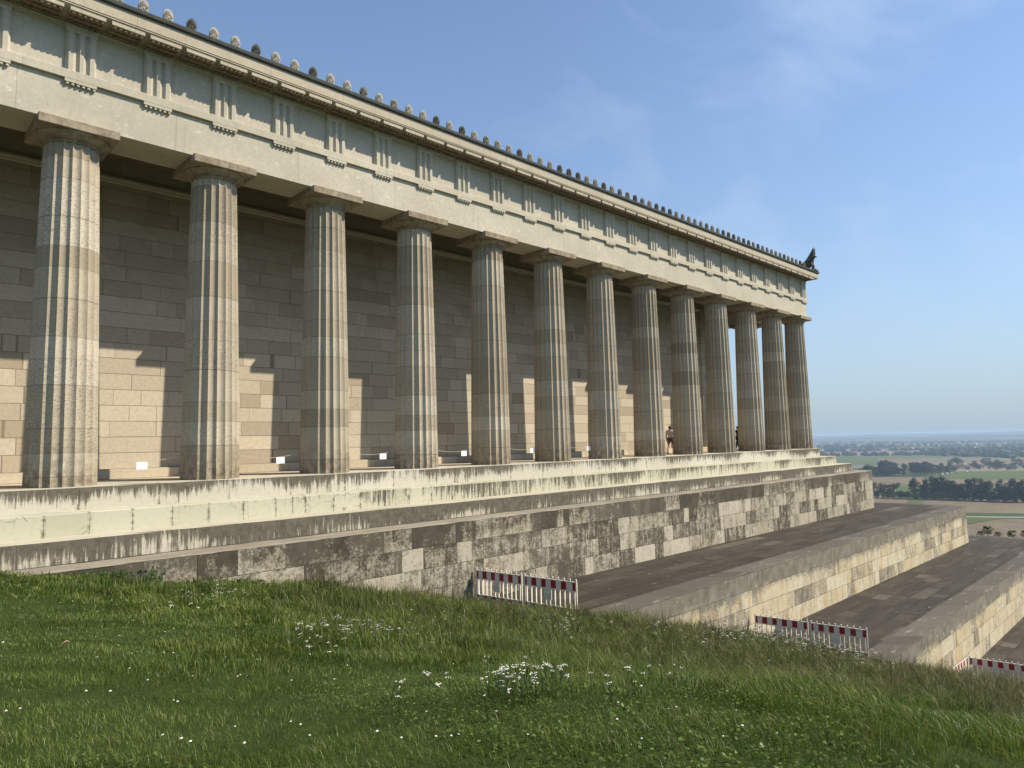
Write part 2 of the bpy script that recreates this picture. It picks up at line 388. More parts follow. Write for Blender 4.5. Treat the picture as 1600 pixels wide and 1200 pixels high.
# ------------------------------------------------------------------ ground shape
CP = [(-1.6, -2.65, -1.75), (1.28, -3.73, -2.27), (2.19, -3.73, -2.47), (3.87, -3.73, -2.79), (5.37, -3.73, -3.08), (7.05, -3.73, -3.47), (8.93, -3.73, -4.04), (11.35, -3.73, -4.61),
      (13.27, -8.57, -4.67), (14.61, -8.57, -5.09), (18.53, -8.57, -6.13), (22.13, -8.57, -7.1), (22.6, -13.0, -7.35), (24, -13.32, -7.75), (28.24, -13.32, -9.14), (31.2, -14., -10.0), (33, -18, -10.4),
      (-3.75, -17.9, -.66), (-1.95, -19.7, -.66), (-.3, -21.5, -.66), (-4.4, -22.3, -.62), (12.0, -6.0, -4.62), (0, -12, -1.75), (-3, -10, -1.35)]
def plane0(x, y): return -.64 - .235*(x+4.4) - .022*(y+22.3)
CPX = np.array([c[0] for c in CP]); CPY = np.array([c[1] for c in CP]); CPR = np.array([c[2]-plane0(c[0], c[1]) for c in CP])
SG = 3.5
KM = np.exp(-((CPX[:, None]-CPX[None])**2+(CPY[:, None]-CPY[None])**2)/(2*SG*SG))
CW = np.linalg.solve(KM+.04*np.eye(len(CP)), CPR)
def ground(x, y, bumps=True):
    x = np.asarray(x, float); y = np.asarray(y, float)
    xe = np.where(x < -4, -4+(x+4)*.35, x)
    z = plane0(xe, y)
    for cx, cy, w in zip(CPX, CPY, CW): z = z + w*np.exp(-((x-cx)**2+(y-cy)**2)/(2*SG*SG))
    if bumps:
        z = z + .035*np.sin(x*1.3+y*.7)*np.sin(y*1.1-x*.4) + .02*np.sin(x*3.1-1+y*2.2)*np.sin(y*2.7+x)
    return np.maximum(z, -75.5)
def pix_ray(px, py):
    return (rt*((px-800)/FPX) - up*((py-600)/FPX) + fw)
def on_z(px, py, z):
    d = pix_ray(px, py); t = (z-CAM.z)/d.z; return CAM + t*d
def on_y(px, py, y):
    d = pix_ray(px, py); t = (y-CAM.y)/d.y; return CAM + t*d
def on_ground(px, py):
    d = pix_ray(px, py); t = 1.
    for _ in range(400):
        p = CAM + t*d
        if p.z < float(ground(p.x, p.y)): break
        t *= 1.012
    return CAM + t*d
def grid_mesh(name, xs, ys, fz, mat, kind='structure'):
    X, Y = np.meshgrid(xs, ys, indexing='ij'); Z = fz(X, Y); nx, ny = X.shape
    V = np.stack([X, Y, Z], -1).reshape(-1, 3)
    F = [(i*ny+j, (i+1)*ny+j, (i+1)*ny+j+1, i*ny+j+1) for i in range(nx-1) for j in range(ny-1)]
    o = obj(name, V, F, mat, smooth=True); return tag(o, kind=kind)
def mat_soil():
    s = NB('meadow_soil'); n = s.noise(s.P, 2.5, 6, .7); n2 = s.noise(s.P, 30, 5, .8)
    c = s.mix(s.rng(n, .35, .7), (.034, .055, .011), (.055, .078, .018))
    c = s.mix(s.rng(n2, .4, .7, 0, .7), c, (.02, .032, .009))
    return s.out(c, .95, s.bump(n2, .6, .03), .1)
MT['soil'] = mat_soil()
grid_mesh('meadow_ground', np.linspace(-16, 40, 150), np.linspace(-34, 2, 110), ground, MT['soil'])
MT['hill'] = simple('hillside_grass', (.06, .085, .028), .95, .4, .12)
def hillz(X, Y):
    z = ground(X, Y, False)
    inside = (X > -17) & (X < 41) & (Y > -35) & (Y < 3)
    return np.where(inside, z-.6, z-.12)
grid_mesh('hillside', np.concatenate([np.linspace(-60, -17, 6), np.linspace(-15, 40, 14), np.linspace(42, 335, 40)]),
          np.concatenate([np.linspace(-160, -36, 8), np.linspace(-33, 2, 10), np.linspace(4, 320, 22)]), hillz, MT['hill'])
# ------------------------------------------------------------------ temple
XL = 47.84           # last column of the long side
XE = 48.45           # face of the frieze on the far end
X0 = -20.0           # where the building leaves the picture on the left
YF = -.75
temple = empty('temple', (24, 14, 0), 'long pale limestone temple with a row of fluted columns above three steps', 'temple')
def sweep(name, prof, mat, dy=.75, xe=XE, yb=29., jit=0., x0=X0, close=True, seg=None, smooth=False, parent=temple):
    """profile of (outward offset, z) run along the side and, mitred at the corner, along the far end"""
    vs = []; k = len(prof)
    st = []
    if seg:
        n = int((xe-x0)/seg)
        for i in range(n): st.append((x0+(xe-x0)*i/n, None))
    else: st.append((x0, None))
    rnd = random.Random(sum(map(ord, name)))
    rows = []
    for (x, _) in st: rows.append([(x, -dy-o+rnd.uniform(-jit, jit), z+rnd.uniform(-jit, jit)) for o, z in prof])
    rows.append([(xe+o, -dy-o, z) for o, z in prof])
    rows.append([(xe+o, yb, z) for o, z in prof])
    for r in rows: vs += r
    fs = []
    for i in range(len(rows)-1):
        for j in range(k if close else k-1):
            a, b = j, (j+1) % k
            fs.append((i*k+a, i*k+b, (i+1)*k+b, (i+1)*k+a))
    fs.append(tuple(range(k))); fs.append(tuple((len(rows)-1)*k+j for j in range(k))[::-1])
    return obj(name, vs, fs, mat, parent, smooth)
def stepprof(o, zt, zb, inner=-3.0, c=.02):
    return [(inner, zt), (o-c, zt), (o, zt-c), (o, zb), (inner, zb)]
# three steps, base line through the column axes
for i, (o, zt, zb, mk) in enumerate(((.989, 0, -.61, 'step1'), (1.841, -.61, -1.18, 'step2'), (2.648, -1.18, -1.75, 'step3'))):
    s_ = sweep('step', stepprof(o, zt, zb-.05, -4. if i else -28.), MT[mk], dy=0, xe=XL, jit=.006, seg=.9)
    if i == 0: s_['label'] = 'cream top step with dark run-off marks under its edge'
    if i == 2: s_['label'] = 'grey streaked lowest step'
# platform floor
mfl = MB(); mfl.box((X0, -.6, -.3), (XL+.6, 29, .003)); mfl.build('platform_floor', MT['cella'], temple)
# columns
def shaft_mesh():
    nf, sub = 20, 6; H = 9.48
    rows = []
    zs = list(np.linspace(0, H-.02, 15)) + [H]
    for z in zs:
        t = z/H
        Rr = .865 + (.685-.865)*t + .012*math.sin(math.pi*t)
        ring = []
        for k in range(nf):
            for q in range(sub):
                a = -math.pi/2 + R(9) + 2*math.pi*(k+q/sub)/nf
                e = 4*(q/sub)*(1-q/sub)
                chord = Rr*math.cos(math.pi/nf)/math.cos(2*math.pi/nf*(q/sub-.5))
                rr = chord - .064*Rr/.865*(e**.8) if q else Rr
                ring.append((rr*math.cos(a), rr*math.sin(a), z))
        rows.append(ring)
    n = nf*sub; vs = [p for r in rows for p in r]; fs = []
    for i in range(len(rows)-1):
        for j in range(n): fs.append((i*n+j, i*n+(j+1) % n, (i+1)*n+(j+1) % n, (i+1)*n+j))
    fs.append(tuple((len(rows)-1)*n+j for j in range(n)))
    return vs, fs
sv, sf = shaft_mesh()
shaft = obj('column', sv, sf, MT['column'], temple, True, (0, 0, 0), sharp=38)
cap = MB()
cap.lathe([(.665, 9.478), (.665, 9.495), (.69, 9.497), (.695, 9.53), (.712, 9.533), (.712, 9.545), (.70, 9.55), (.718, 9.553), (.718, 9.565), (.705, 9.57), (.735, 9.575), (.80, 9.62), (.87, 9.675), (.915, 9.71), (.935, 9.735), (.93, 9.75), (.90, 9.757)], 56)
cech = cap.build('echinus', MT['capital'], shaft, True, sharp=35)
ab = MB(); ab.box((-.98, -.98, 9.757), (.98, .98, 9.998)); cab = ab.build('abacus', MT['capital'], shaft); bevel(cab, .012)
spots = [(-4.0, 0)] + [(4.0*k, 0) for k in range(1, 12)] + [(XL, 0), (XL, 3.84)] + [(XL, 3.84+4*k) for k in range(1, 7)]
for (x, y) in spots:
    c = shaft.copy(); C.objects.link(c); c.parent = temple; c.location = Vector((x, y, 0)) - WL[temple.name]
    for ch in (cech, cab):
        d = ch.copy(); C.objects.link(d); d.parent = c; d.location = (0, 0, 0)
# entablature
sweep('architrave', [(0, 10.0), (0, 11.215), (-1.5, 11.215), (-1.5, 10.0)], MT['entab'], seg=None)
sweep('taenia', [(.0, 11.218), (.10, 11.218), (.10, 11.445), (.085, 11.46), (-.06, 11.46), (-.06, 11.218)], MT['entab'])
sweep('frieze', [(-.06, 11.463), (-.06, 12.84), (-1.5, 12.84), (-1.5, 11.463)], MT['frieze'])
sweep('frieze_crown', [(-.055, 12.70), (-.015, 12.70), (-.015, 12.78), (.035, 12.80), (.035, 12.838), (-.055, 12.838)], MT['frieze'])
sweep('corona', [(-.06, 12.843), (.045, 12.843), (.045, 12.90), (.07, 12.945), (.70, 12.965), (.70, 13.00), (.735, 13.00), (.735, 13.03), (.71, 13.032), (.71, 13.05), (.75, 13.05), (.75, 13.385), (-.06, 13.385)], MT['sima'])
sweep('gutter', [(.70, 13.388), (.80, 13.388), (.83, 13.42), (.84, 13.50), (.83, 13.535), (.70, 13.535)], MT['gutter'])
# triglyphs: glyph grooves cut as V channels; regula with six drops beneath
def triglyph(name, parent):
    w = .38; z0, z1 = 11.463, 12.70; yf = -.83; d = .085
    xs = [-.38, -.315, -.205, -.125, -.045, .045, .125, .205, .315, .38]
    ys = [yf+d, yf, yf, yf+d, yf, yf, yf+d, yf, yf, yf+d]
    zt = z1-.12
    b = MB(); n = len(xs)
    vs = [(x, y, z0) for x, y in zip(xs, ys)] + [(x, y, zt) for x, y in zip(xs, ys)] + [(x, yf, zt) for x in xs] + [(x, yf, z1) for x in xs]
    fs = [(i, i+1, n+i+1, n+i) for i in range(n-1)] + [(n+i, n+i+1, 2*n+i+1, 2*n+i) for i in range(n-1)] + [(2*n+i, 2*n+i+1, 3*n+i+1, 3*n+i) for i in range(n-1)]
    fs = [f for f in fs if len({vs[q] for q in f}) == len(f) or True]
    b.add(vs, fs)
    b.add([(-.38, yf, zt), (-.38, -.69, zt), (-.38, -.69, z1), (-.38, yf, z1)], [(0, 1, 2, 3)])
    b.add([(-.38, yf+d, z0), (-.38, -.69, z0), (-.38, -.69, zt), (-.38, yf+d, zt)], [(0, 1, 2, 3)])
    b.add([(.38, yf, zt), (.38, -.69, zt), (.38, -.69, z1), (.38, yf, z1)], [(3, 2, 1, 0)])
    b.add([(.38, yf+d, z0), (.38, -.69, z0), (.38, -.69, zt), (.38, yf+d, zt)], [(3, 2, 1, 0)])
    b.box((-.40, yf-.02, z1-.001), (.40, -.69, z1+.10))
    t = b.build(name, MT['frieze'], parent)
    r = MB(); r.box((-.39, -.845, 11.12), (.39, -.745, 11.216))
    for k in range(6):
        x = -.325+.13*k
        r.lathe([(.046, 11.055), (.046, 11.07), (.03, 11.12)], 10, (x, -.797))
    rg = r.build('regula', MT['entab'], t)
    return t, rg
tg, rg = triglyph('triglyph', temple)
tl = Vector(tg.location)
trig_x = [2.0*k for k in range(-1, 24)] + [XE-.36]
for x in trig_x:
    if x == 0: continue
    c = tg.copy(); C.objects.link(c); c.parent = temple; c.location = tl + Vector((x, 0, 0))
    d = rg.copy(); C.objects.link(d); d.parent = c
for y in (YF+.36, 2., 4., 6.):      # round the corner on the far end
    c = tg.copy(); C.objects.link(c); c.parent = temple; c.rotation_euler = (0, 0, math.pi/2)
    c.location = Vector((XE+YF, y, 0)) - WL[temple.name]
    d = rg.copy(); C.objects.link(d); d.parent = c
mu = MB(); mu.box((-.425, -1.47, 12.855), (.425, -.80, 12.95)); mu.m[2] = 0
mu.box((-.418, -1.462, 12.832), (.418, -.81, 12.8545), 1)
for r_ in range(3):
    for k in range(6):
        mu.lathe([(.052, 12.785), (.052, 12.805), (.036, 12.833)], 8, (-.345+.138*k, -1.40+.23*r_), 1)
mut = mu.build('mutule', [MT['sima'], MT['under']], temple); ml = Vector(mut.location)
for k in range(-2, 49):
    x = k*1.0
    if k == 0: continue
    c = mut.copy(); C.objects.link(c); c.parent = temple; c.location = ml + Vector((x, 0, 0))
def antefix_mesh():
    b = MB(); n = 11
    out = []
    for i in range(57):
        t = -1.02 + 2.04*i/56
        a = t*math.pi*.62
        rr = .245*(1+.10*abs(math.sin((i/56)*n*math.pi)))
        x = rr*math.sin(a)*.80; z = .20 + rr*math.cos(a)*1.05
        out.append((x, z))
    out = [(-.15, 0)] + out + [(.15, 0)]
    k = len(out)
    b.add([(x, -.045, z) for x, z in out] + [(x, .05, z) for x, z in out], [tuple(range(k))[::-1], tuple(range(k, 2*k))] + [(i, (i+1) % k, k+(i+1) % k, k+i) for i in range(k)])
    for i in range(n-2):          # relief leaves
        a = (-1+2*(i+.5)/(n-2))*math.pi*.56
        d = Vector((math.sin(a)*.80, 0, math.cos(a)*1.05)); c0 = Vector((0, -.05, .16))
        b.tube([c0+d*.07, c0+d*.16, c0+d*.235], [.012, .026, .016], 6)
    b.ell((0, -.05, .13), (.05, .03, .06), 8, 6)
    b.ell((-.09, -.05, .07), (.045, .03, .045), 8, 6); b.ell((.09, -.05, .07), (.045, .03, .045), 8, 6)
    vs = []; fs = []
    for q, y in enumerate((.05, .75)):
        for j in range(7):
            t = math.pi*j/6; vs.append((.11*math.cos(t), y, .0+.13*math.sin(t)+q*.19))
    fs = [(j, j+1, 8+j, 7+j) for j in range(6)]
    b.add(vs, fs)
    return b
amb = antefix_mesh(); amb.v = [(x*.66, y, z*.78) for x, y, z in amb.v]; ante = amb.build('antefix', MT['antefix'], temple, loc=(0, -1.50, 13.53)); al = Vector(ante.location)
k = 0
for i in range(-2, 73):
    x = i*2/3.0 + .02
    if i == 0 or x > 46.9: continue
    c = ante.copy(); C.objects.link(c); c.parent = temple; c.location = al + Vector((x, 0, 0)); c.rotation_euler = (0, 0, random.uniform(-.04, .04))
# roof: low slope behind the gutter, gable end
rf = MB()
xe2 = XE+.72
rf.add([(X0, -1.44, 13.50), (xe2, -1.44, 13.50), (xe2, 14, 17.5), (X0, 14, 17.5), (xe2, 29.4, 13.50), (X0, 29.4, 13.50), (X0, -1.44, 13.38), (xe2, -1.44, 13.38), (xe2, 29.4, 13.38), (X0, 29.4, 13.38)],
       [(0, 1, 2, 3), (3, 2, 4, 5), (6, 9, 8, 7), (1, 7, 8, 4, 2), (0, 6, 7, 1)])
rf.build('roof', MT['lead'], temple)
# cella: the solid hall behind the colonnade
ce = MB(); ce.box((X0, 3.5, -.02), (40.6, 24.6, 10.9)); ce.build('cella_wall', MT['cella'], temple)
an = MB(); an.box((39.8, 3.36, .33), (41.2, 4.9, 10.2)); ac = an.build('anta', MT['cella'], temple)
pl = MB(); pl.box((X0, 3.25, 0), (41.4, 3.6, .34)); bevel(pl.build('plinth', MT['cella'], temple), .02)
mo = MB(); mo.box((X0, 3.38, 10.16), (41.4, 3.6, 10.24)); mo.box((X0, 3.42, 10.06), (41.4, 3.6, 10.158)); mo.build('wall_moulding', MT['frieze'], temple)
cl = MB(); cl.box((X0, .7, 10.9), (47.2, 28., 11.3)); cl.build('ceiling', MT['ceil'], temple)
bw = MB(); bw.box((X0-.4, -1.4, -1.7), (X0, 29, 13.4)); bw.build('end_light_block', MT['frieze'], temple)  # unseen block added to keep light out of the cut left end
# griffin on the corner of the roof
def griffin():
    b = MB()
    b.box((-.55, -.32, 0), (.62, .32, .12)); b.box((-.42, -.26, .12), (.5, .26, .2))
    b.tube([(-.95, 0, .22), (-.72, 0, .42), (-.42, 0, .50), (-.05, 0, .60), (.25, 0, .82), (.38, 0, 1.02)], [.07, .15, .21, .23, .20, .13], 10)
    b.ell((-.48, .0, .38), (.27, .24, .24)); b.ell((-.05, 0, .55), (.3, .22, .26)); b.ell((.22, 0, .75), (.2, .2, .26))
    b.ell((.43, 0, 1.13), (.16, .12, .14)); b.tube([(.52, 0, 1.14), (.64, 0, 1.10), (.67, 0, 1.03)], [.07, .045, .012], 8)
    for y in (-.05, .07): b.tube([(.38, y, 1.24), (.35, y*1.5, 1.38)], [.04, .008], 6)
    for y in (-.15, .15):
        b.tube([(.25, y, .68), (.36, y, .45), (.36, y, .2)], [.10, .065, .055], 8); b.ell((.42, y, .21), (.12, .07, .05), 8, 5)
        b.tube([(-.50, y*1.2, .42), (-.28, y*1.2, .34), (-.40, y*1.2, .2)], [.14, .08, .06], 8); b.ell((-.30, y*1.2, .20), (.13, .07, .05), 8, 5)
    for y in (-.17, -.06, .06, .17):     # raised wings: stacked feathers, tips stepping up to the front
        for q in range(11):
            u = q/10
            p0 = Vector((-.22+.52*u, y, .55+.30*u)); tip = Vector((-.56+1.04*u, y*.6, .70+1.12*u**1.5))
            e = Vector((.05, 0, .03)); m_ = (p0+tip)/2+e
            b.tube([p0, m_, p0.lerp(tip, .85)+e*.6, tip+Vector((.03, 0, .03))], [.10, .10, .075, .02], 6)
    b.tube([(-.92, 0, .25), (-1.1, 0, .2), (-1.22, 0, .34), (-1.1, 0, .48)], [.05, .045, .04, .02], 6)
    return b
g = griffin().build('corner_griffin', MT['griffin'], temple, True, (48.72, -1.0, 13.53)); g.rotation_euler = (0, 0, -math.pi/2)
# ------------------------------------------------------------------ podium and terraces
def tier(name, o, zt, zb, wall, label, inner, cat, coping=1.0):
    r = empty(name, (24, -o, zb), label, cat)
    sweep('retaining_wall', [(inner, zt-.02), (o-.03, zt-.02), (o-.03, zb-.3), (inner, zb-.3)], wall, dy=0, xe=XL, parent=r)
    e = sweep('coping', [(o-coping, zt+.004), (o-.055, zt+.004), (o-.024, zt-.014), (o-.024, zt-.03), (o-coping, zt-.03)], MT['podium_coping'] if name == 'podium' else MT['coping'], dy=0, xe=XL, jit=.009, seg=.37, parent=r)
    sweep('paving', [(inner, zt-.06), (inner, zt), (o-coping-.004, zt), (o-coping-.004, zt-.06)], MT['floor'], dy=0, xe=XL, parent=r)
    return r
tier('podium', 3.73, -1.75, -4.54, MT['podium'], 'patchy grey and cream block podium directly below the temple steps', 1.0, 'podium', .9)
tier('terrace', 8.57, -4.54, -7.235, MT['terrace'], 'broad dark paved terrace below the podium with yellow stained wall', 2.5, 'terrace')
tier('terrace', 13.32, -7.235, -10.05, MT['terrace2'], 'second terrace down with dark paving and yellow stained wall', 7.5, 'terrace')
tier('terrace', 18.3, -10.05, -13.0, MT['terrace2'], 'lowest terrace paving at the right edge of the photo', 12.3, 'terrace')
# ------------------------------------------------------------------ barriers on the terraces
MT['bwhite'] = simple('barrier_white_plastic', (.76, .69, .57), .45, .10, 5.)
MT['bred'] = simple('barrier_red_stripe', (.36, .018, .028), .4, .12, 5.)
MT['black'] = simple('black_print', (.02, .02, .022), .5)
MT['rubber'] = simple('rubber_foot', (.03, .028, .026), .85, .3)
def barrier(p0, p1, label, picto=False, feet=True, knobs=10):
    """one crash barrier panel from p0 to p1 (ground points)"""
    p0 = Vector(p0); p1 = Vector(p1); L = (p1-p0).length; d = (p1-p0)
    rz = math.atan2(d.y, d.x)
    t = empty('barrier_panel', p0, label, 'barrier', 'red and white barrier panels across the terraces', rz)
    def part(name, mb, mats, par=t, **k):
        o = obj(name, mb.v, mb.f, None, None, mats=mats, mi=mb.m); o.parent = par; return o
    f = MB()
    f.box((.0, -.02, .06), (.045, .02, 1.10)); f.box((L-.045, -.02, .06), (L, .02, 1.10))
    f.box((.047, -.02, 1.04), (L-.047, .02, 1.07)); f.box((.047, -.02, .76), (L-.047, .02, .79)); f.box((.047, -.02, .22), (L-.047, .02, .245)); f.box((.047, -.02, .12), (L-.047, .02, .14))
    part('frame', f, [MT['bwhite']])
    for i in range(knobs):
        x = .03+(L-.06)*i/(knobs-1)
        kb = MB(); kb.lathe([(.018, 1.071), (.018, 1.11), (.028, 1.115), (.028, 1.14), (.018, 1.15)], 8, (x, 0)); part('knob', kb, [MT['bwhite']])
    b = MB(); n = 10
    xs = [.047] + [.047+(L-.094)*q for q in (.035, .13, .23, .33, .42, .52, .62, .72, .82, .94)] + [L-.047]
    for i in range(len(xs)-1): b.box((xs[i], -.012, .791), (xs[i+1], .012, 1.039), (i+1) % 2)
    part('striped_board', b, [MT['bwhite'], MT['bred']])
    lo = MB()
    for i in range(len(xs)-1): lo.box((xs[i], -.010, .141), (xs[i+1], .010, .219), (i+1) % 2)
    part('lower_board', lo, [MT['bwhite'], MT['bred']])
    for i in range(11):
        x = .10+(L-.2)*i/10
        if i in (4, 5): continue
        s = MB(); s.box((x-.018, -.03, .246), (x+.018, .03, .759)); part('slat', s, [MT['bwhite']])
    pn = MB(); x = .10+(L-.2)*.45; pn.box((x-.15, -.012, .40), (x+.15, .012, .759)); pn.box((x-.10, -.03, .246), (x-.06, .03, .399)); pn.box((x+.06, -.03, .246), (x+.10, .03, .399)); pn.box((x-.12, -.035, .60), (x+.12, -.013, .63)); part('middle_panel', pn, [MT['bwhite']])
    for q in ((.25, L-.25) if feet else ()):
        ft = MB(); ft.box((q-.11, -.42, 0), (q+.11, .42, .06)); ft.box((q-.09, -.10, .06), (q+.09, .10, .119)); bevel(part('foot', ft, [MT['rubber']]), .015)
    if picto:
        st = MB(); x = L*.47; st.box((x-.11, .013, .795), (x+.11, .017, 1.035), 0)
        st.add([(x-.035, .021, .83), (x+.06, .021, .83), (x+.035, .021, .92), (x-.02, .021, .93)], [(0, 1, 2, 3)], 1)
        st.lathe([(0, 0)], 3) if False else None
        st.add([(x+.035*math.cos(a)-.03, .021, .965+.035*math.sin(a)) for a in [2*math.pi*i/10 for i in range(10)]], [tuple(range(10))], 1)
        st.add([(x-.09, .0205, .90), (x-.02, .0205, .935), (x-.015, .0205, .91), (x-.085, .0205, .875)], [(0, 1, 2, 3)], 1)
        part('warning_sticker', st, [MT['bwhite'], MT['black']])
    return t
Z1, Z2, Z3 = -4.53, -7.225, -10.04
barrier((11.72, -3.80, Z1), (12.00, -5.78, Z1), 'red and white barrier panel standing against the patchy podium wall')
barrier((12.02, -5.86, Z1), (12.30, -7.90, Z1), 'red and white barrier panel on the broad upper terrace, black pictogram on its board', True)
barrier((22.15, -8.72, Z2), (22.46, -10.72, Z2), 'red and white barrier panel behind flowers beside the yellow stained terrace wall')
barrier((22.47, -10.80, Z2), (22.76, -12.75, Z2), 'red and white barrier panel with scuffed board at the outer edge of the second terrace', True)
barrier((29.75, -13.62, Z3), (31.80, -13.70, Z3), 'red and white barrier panel set along the lowest yellow wall', feet=True)
barrier((31.85, -13.75, Z3), (32.15, -15.75, Z3), 'red and white barrier panel at the right edge of the photo, crossing the lowest terrace')
barrier((32.16, -15.82, Z3), (32.45, -17.8, Z3), 'outermost red and white barrier panel of the lowest terrace')
# ------------------------------------------------------------------ ropes with notices between the columns
MT['rope'] = simple('rope_pale', (.46, .42, .34), .8); MT['paper'] = simple('white_notice', (.80, .80, .80), .5, .03)
for i, lab in enumerate(('between first and second columns', 'between second and third columns', 'between third and fourth columns',
                         'between fourth and fifth columns', 'between fifth and sixth columns', 'between sixth and seventh columns')):
    xa, xb = 4.0*i+.80, 4.0*i+3.20
    tpt = (.52, .60, .63, .64, .68, .70)[i]; tx = 4.0*i+4*tpt-.02
    sag = [(.0), .25, .5, .75, 1.]
    mb = MB(); pts = []
    for q in range(15):
        f = q/14; pts.append((xa+(xb-xa)*f, .11, .76-.17*(1-(2*f-1)**2)))
    mb.tube(pts, .008, 6)
    o = mb.build('rope', MT['rope'], None, True); tag(o, 'pale rope slung low '+lab+' from the left', 'rope', 'barrier ropes between the columns')
    zt = .76-.17*(1-(2*(tx-xa)/(xb-xa)-1)**2)
    sg = MB(); sg.box((tx-.15, .085, zt-.22), (tx+.15, .092, zt-.004))
    o = sg.build('notice', MT['paper']); tag(o, 'white paper notice on rope '+lab+' from the left', 'notice', 'white notices on the ropes')
# ------------------------------------------------------------------ people
MT['skin'] = simple('skin', (.42, .25, .17), .6, .08, 9.); MT['shirt'] = simple('pale_shirt', (.64, .56, .53), .9, .06); MT['shorts'] = simple('dark_shorts', (.10, .065, .055), .9, .1)
MT['hair'] = simple('dark_hair', (.02, .016, .013), .7); MT['cloth'] = simple('black_clothing', (.012, .012, .014), .9); MT['shoe'] = simple('dark_shoe', (.03, .028, .026), .7)
def skin_mesh(name, pts, edges, rad, mat, parent, root=0, sub=2):
    me = bpy.data.meshes.new(name); me.from_pydata(pts, edges, []); me.materials.append(mat)
    o = bpy.data.objects.new(name, me); C.objects.link(o)
    if parent: o.parent = parent
    sk = o.modifiers.new('skin', 'SKIN'); sk.use_smooth_shade = True
    for i, r_ in enumerate(rad):
        v = me.skin_vertices[0].data[i]; v.radius = r_ if isinstance(r_, tuple) else (r_, r_); v.use_root = (i == root)
    ss = o.modifiers.new('sub', 'SUBSURF'); ss.levels = sub; ss.render_levels = sub
    return o
def person(loc, rz, label, dark=False):
    t = empty('person', loc, label, 'person', None, rz)
    # facing +y, walking: left leg back, right leg forward and bent
    P = [(0, 0, .93), (0, 0, 1.08), (0, .01, 1.28), (0, 0, 1.42), (0, .01, 1.50), (0, .03, 1.57), (0, .03, 1.66),
         (-.18, 0, 1.40), (-.25, -.05, 1.13), (-.25, .03, .90), (.18, 0, 1.40), (.25, .02, 1.13), (.22, .20, .98),
         (-.09, 0, .90), (-.10, -.08, .50), (-.10, -.30, .12), (-.10, -.20, .04),
         (.09, 0, .90), (.10, .22, .54), (.10, .16, .10), (.10, .28, .05)]
    E = [(0, 1), (1, 2), (2, 3), (3, 4), (4, 5), (5, 6), (3, 7), (7, 8), (8, 9), (3, 10), (10, 11), (11, 12), (0, 13), (13, 14), (14, 15), (15, 16), (0, 17), (17, 18), (18, 19), (19, 20)]
    Rd = [.13, .125, .145, .11, .055, .085, .08, .065, .047, .035, .065, .047, .035, .09, .06, .042, .035, .09, .06, .042, .035]
    k = len(P)
    for sgn, w in ((-1, 9), (1, 12)):      # hands: palm, four fingers and a thumb
        b = Vector(P[w]); palm = len(P)
        P.append(tuple(b+Vector((0, .02, -.06)))); Rd.append(.028); E.append((w, palm))
        for q, ln in enumerate((.062, .072, .067, .052)):
            f0 = len(P); P.append(tuple(b+Vector((0, -.005+.018*q, -.10)))); Rd.append(.009); E.append((palm, f0))
            P.append(tuple(b+Vector((-.01*sgn, .0+.018*q, -.10-ln)))); Rd.append(.008); E.append((f0, f0+1))
        f0 = len(P); P.append(tuple(b+Vector((-.015*sgn, .055, -.075)))); Rd.append(.010); E.append((palm, f0))
        P.append(tuple(b+Vector((-.02*sgn, .07, -.11)))); Rd.append(.009); E.append((f0, f0+1))
    skin_mesh('body', P, E, Rd, MT['skin'], t)
    hd = MB(); hd.ell((0, .115, 1.60), (.014, .022, .022), 8, 6)
    for sx in (-1, 1): hd.ell((sx*.083, .02, 1.60), (.014, .025, .033), 8, 6)
    f = hd.build('nose_and_ears', MT['skin'], None, True); f.parent = t
    fc = MB()
    for sx in (-1, 1): fc.ell((sx*.032, .100, 1.625), (.014, .012, .008), 8, 6)
    fc.ell((0, .103, 1.555), (.024, .01, .006), 8, 6)
    f = fc.build('face', MT['hair'], None, True); f.parent = t
    hr = MB(); hr.ell((0, .012, 1.655), (.094, .105, .085), 14, 10)
    hr.ell((0, -.03, 1.61), (.088, .075, .085), 12, 8)
    f = hr.build('hair', MT['hair'], None, True); f.parent = t
    top = [P[0], P[1], P[2], P[3], P[7], (-.235, -.03, 1.22), P[10], (.235, .0, 1.22)]
    top[0] = (0, 0, .98)
    if dark: top[5] = P[9]; top[7] = P[12]
    sh = skin_mesh('shirt', top, [(0, 1), (1, 2), (2, 3), (3, 4), (4, 5), (3, 6), (6, 7)], [.165, .165, .18, .13, .095, .072, .095, .072], MT['cloth'] if dark else MT['shirt'], t)
    lg = [P[0], P[13], P[14] if not dark else P[15], P[17], P[18] if not dark else P[19]]
    if not dark: lg[2] = (-.10, -.06, .58); lg[4] = (.10, .18, .60)
    skin_mesh('trousers' if dark else 'shorts', lg, [(0, 1), (1, 2), (0, 3), (3, 4)], [.15, .115, .085, .115, .085], MT['cloth'] if dark else MT['shorts'], t)
    for a, b in ((15, 16), (19, 20)):
        s_ = MB(); p = Vector(P[b]); s_.ell((p.x, p.y-.01, .045), (.05, .135, .048), 12, 8); s_.tube([Vector(P[a])*1.0, (p.x, p.y-.06, .06)], [.052, .05], 10)
        f = s_.build('shoe', MT['shoe'], None, True); f.parent = t
    return t
person((32.62, 1.62, .003), R(-75), 'person in pale shirt and dark shorts walking away between the columns')
person((40.95, 1.46, .003), R(180), 'person in black clothing half hidden behind a column near the far end', True)
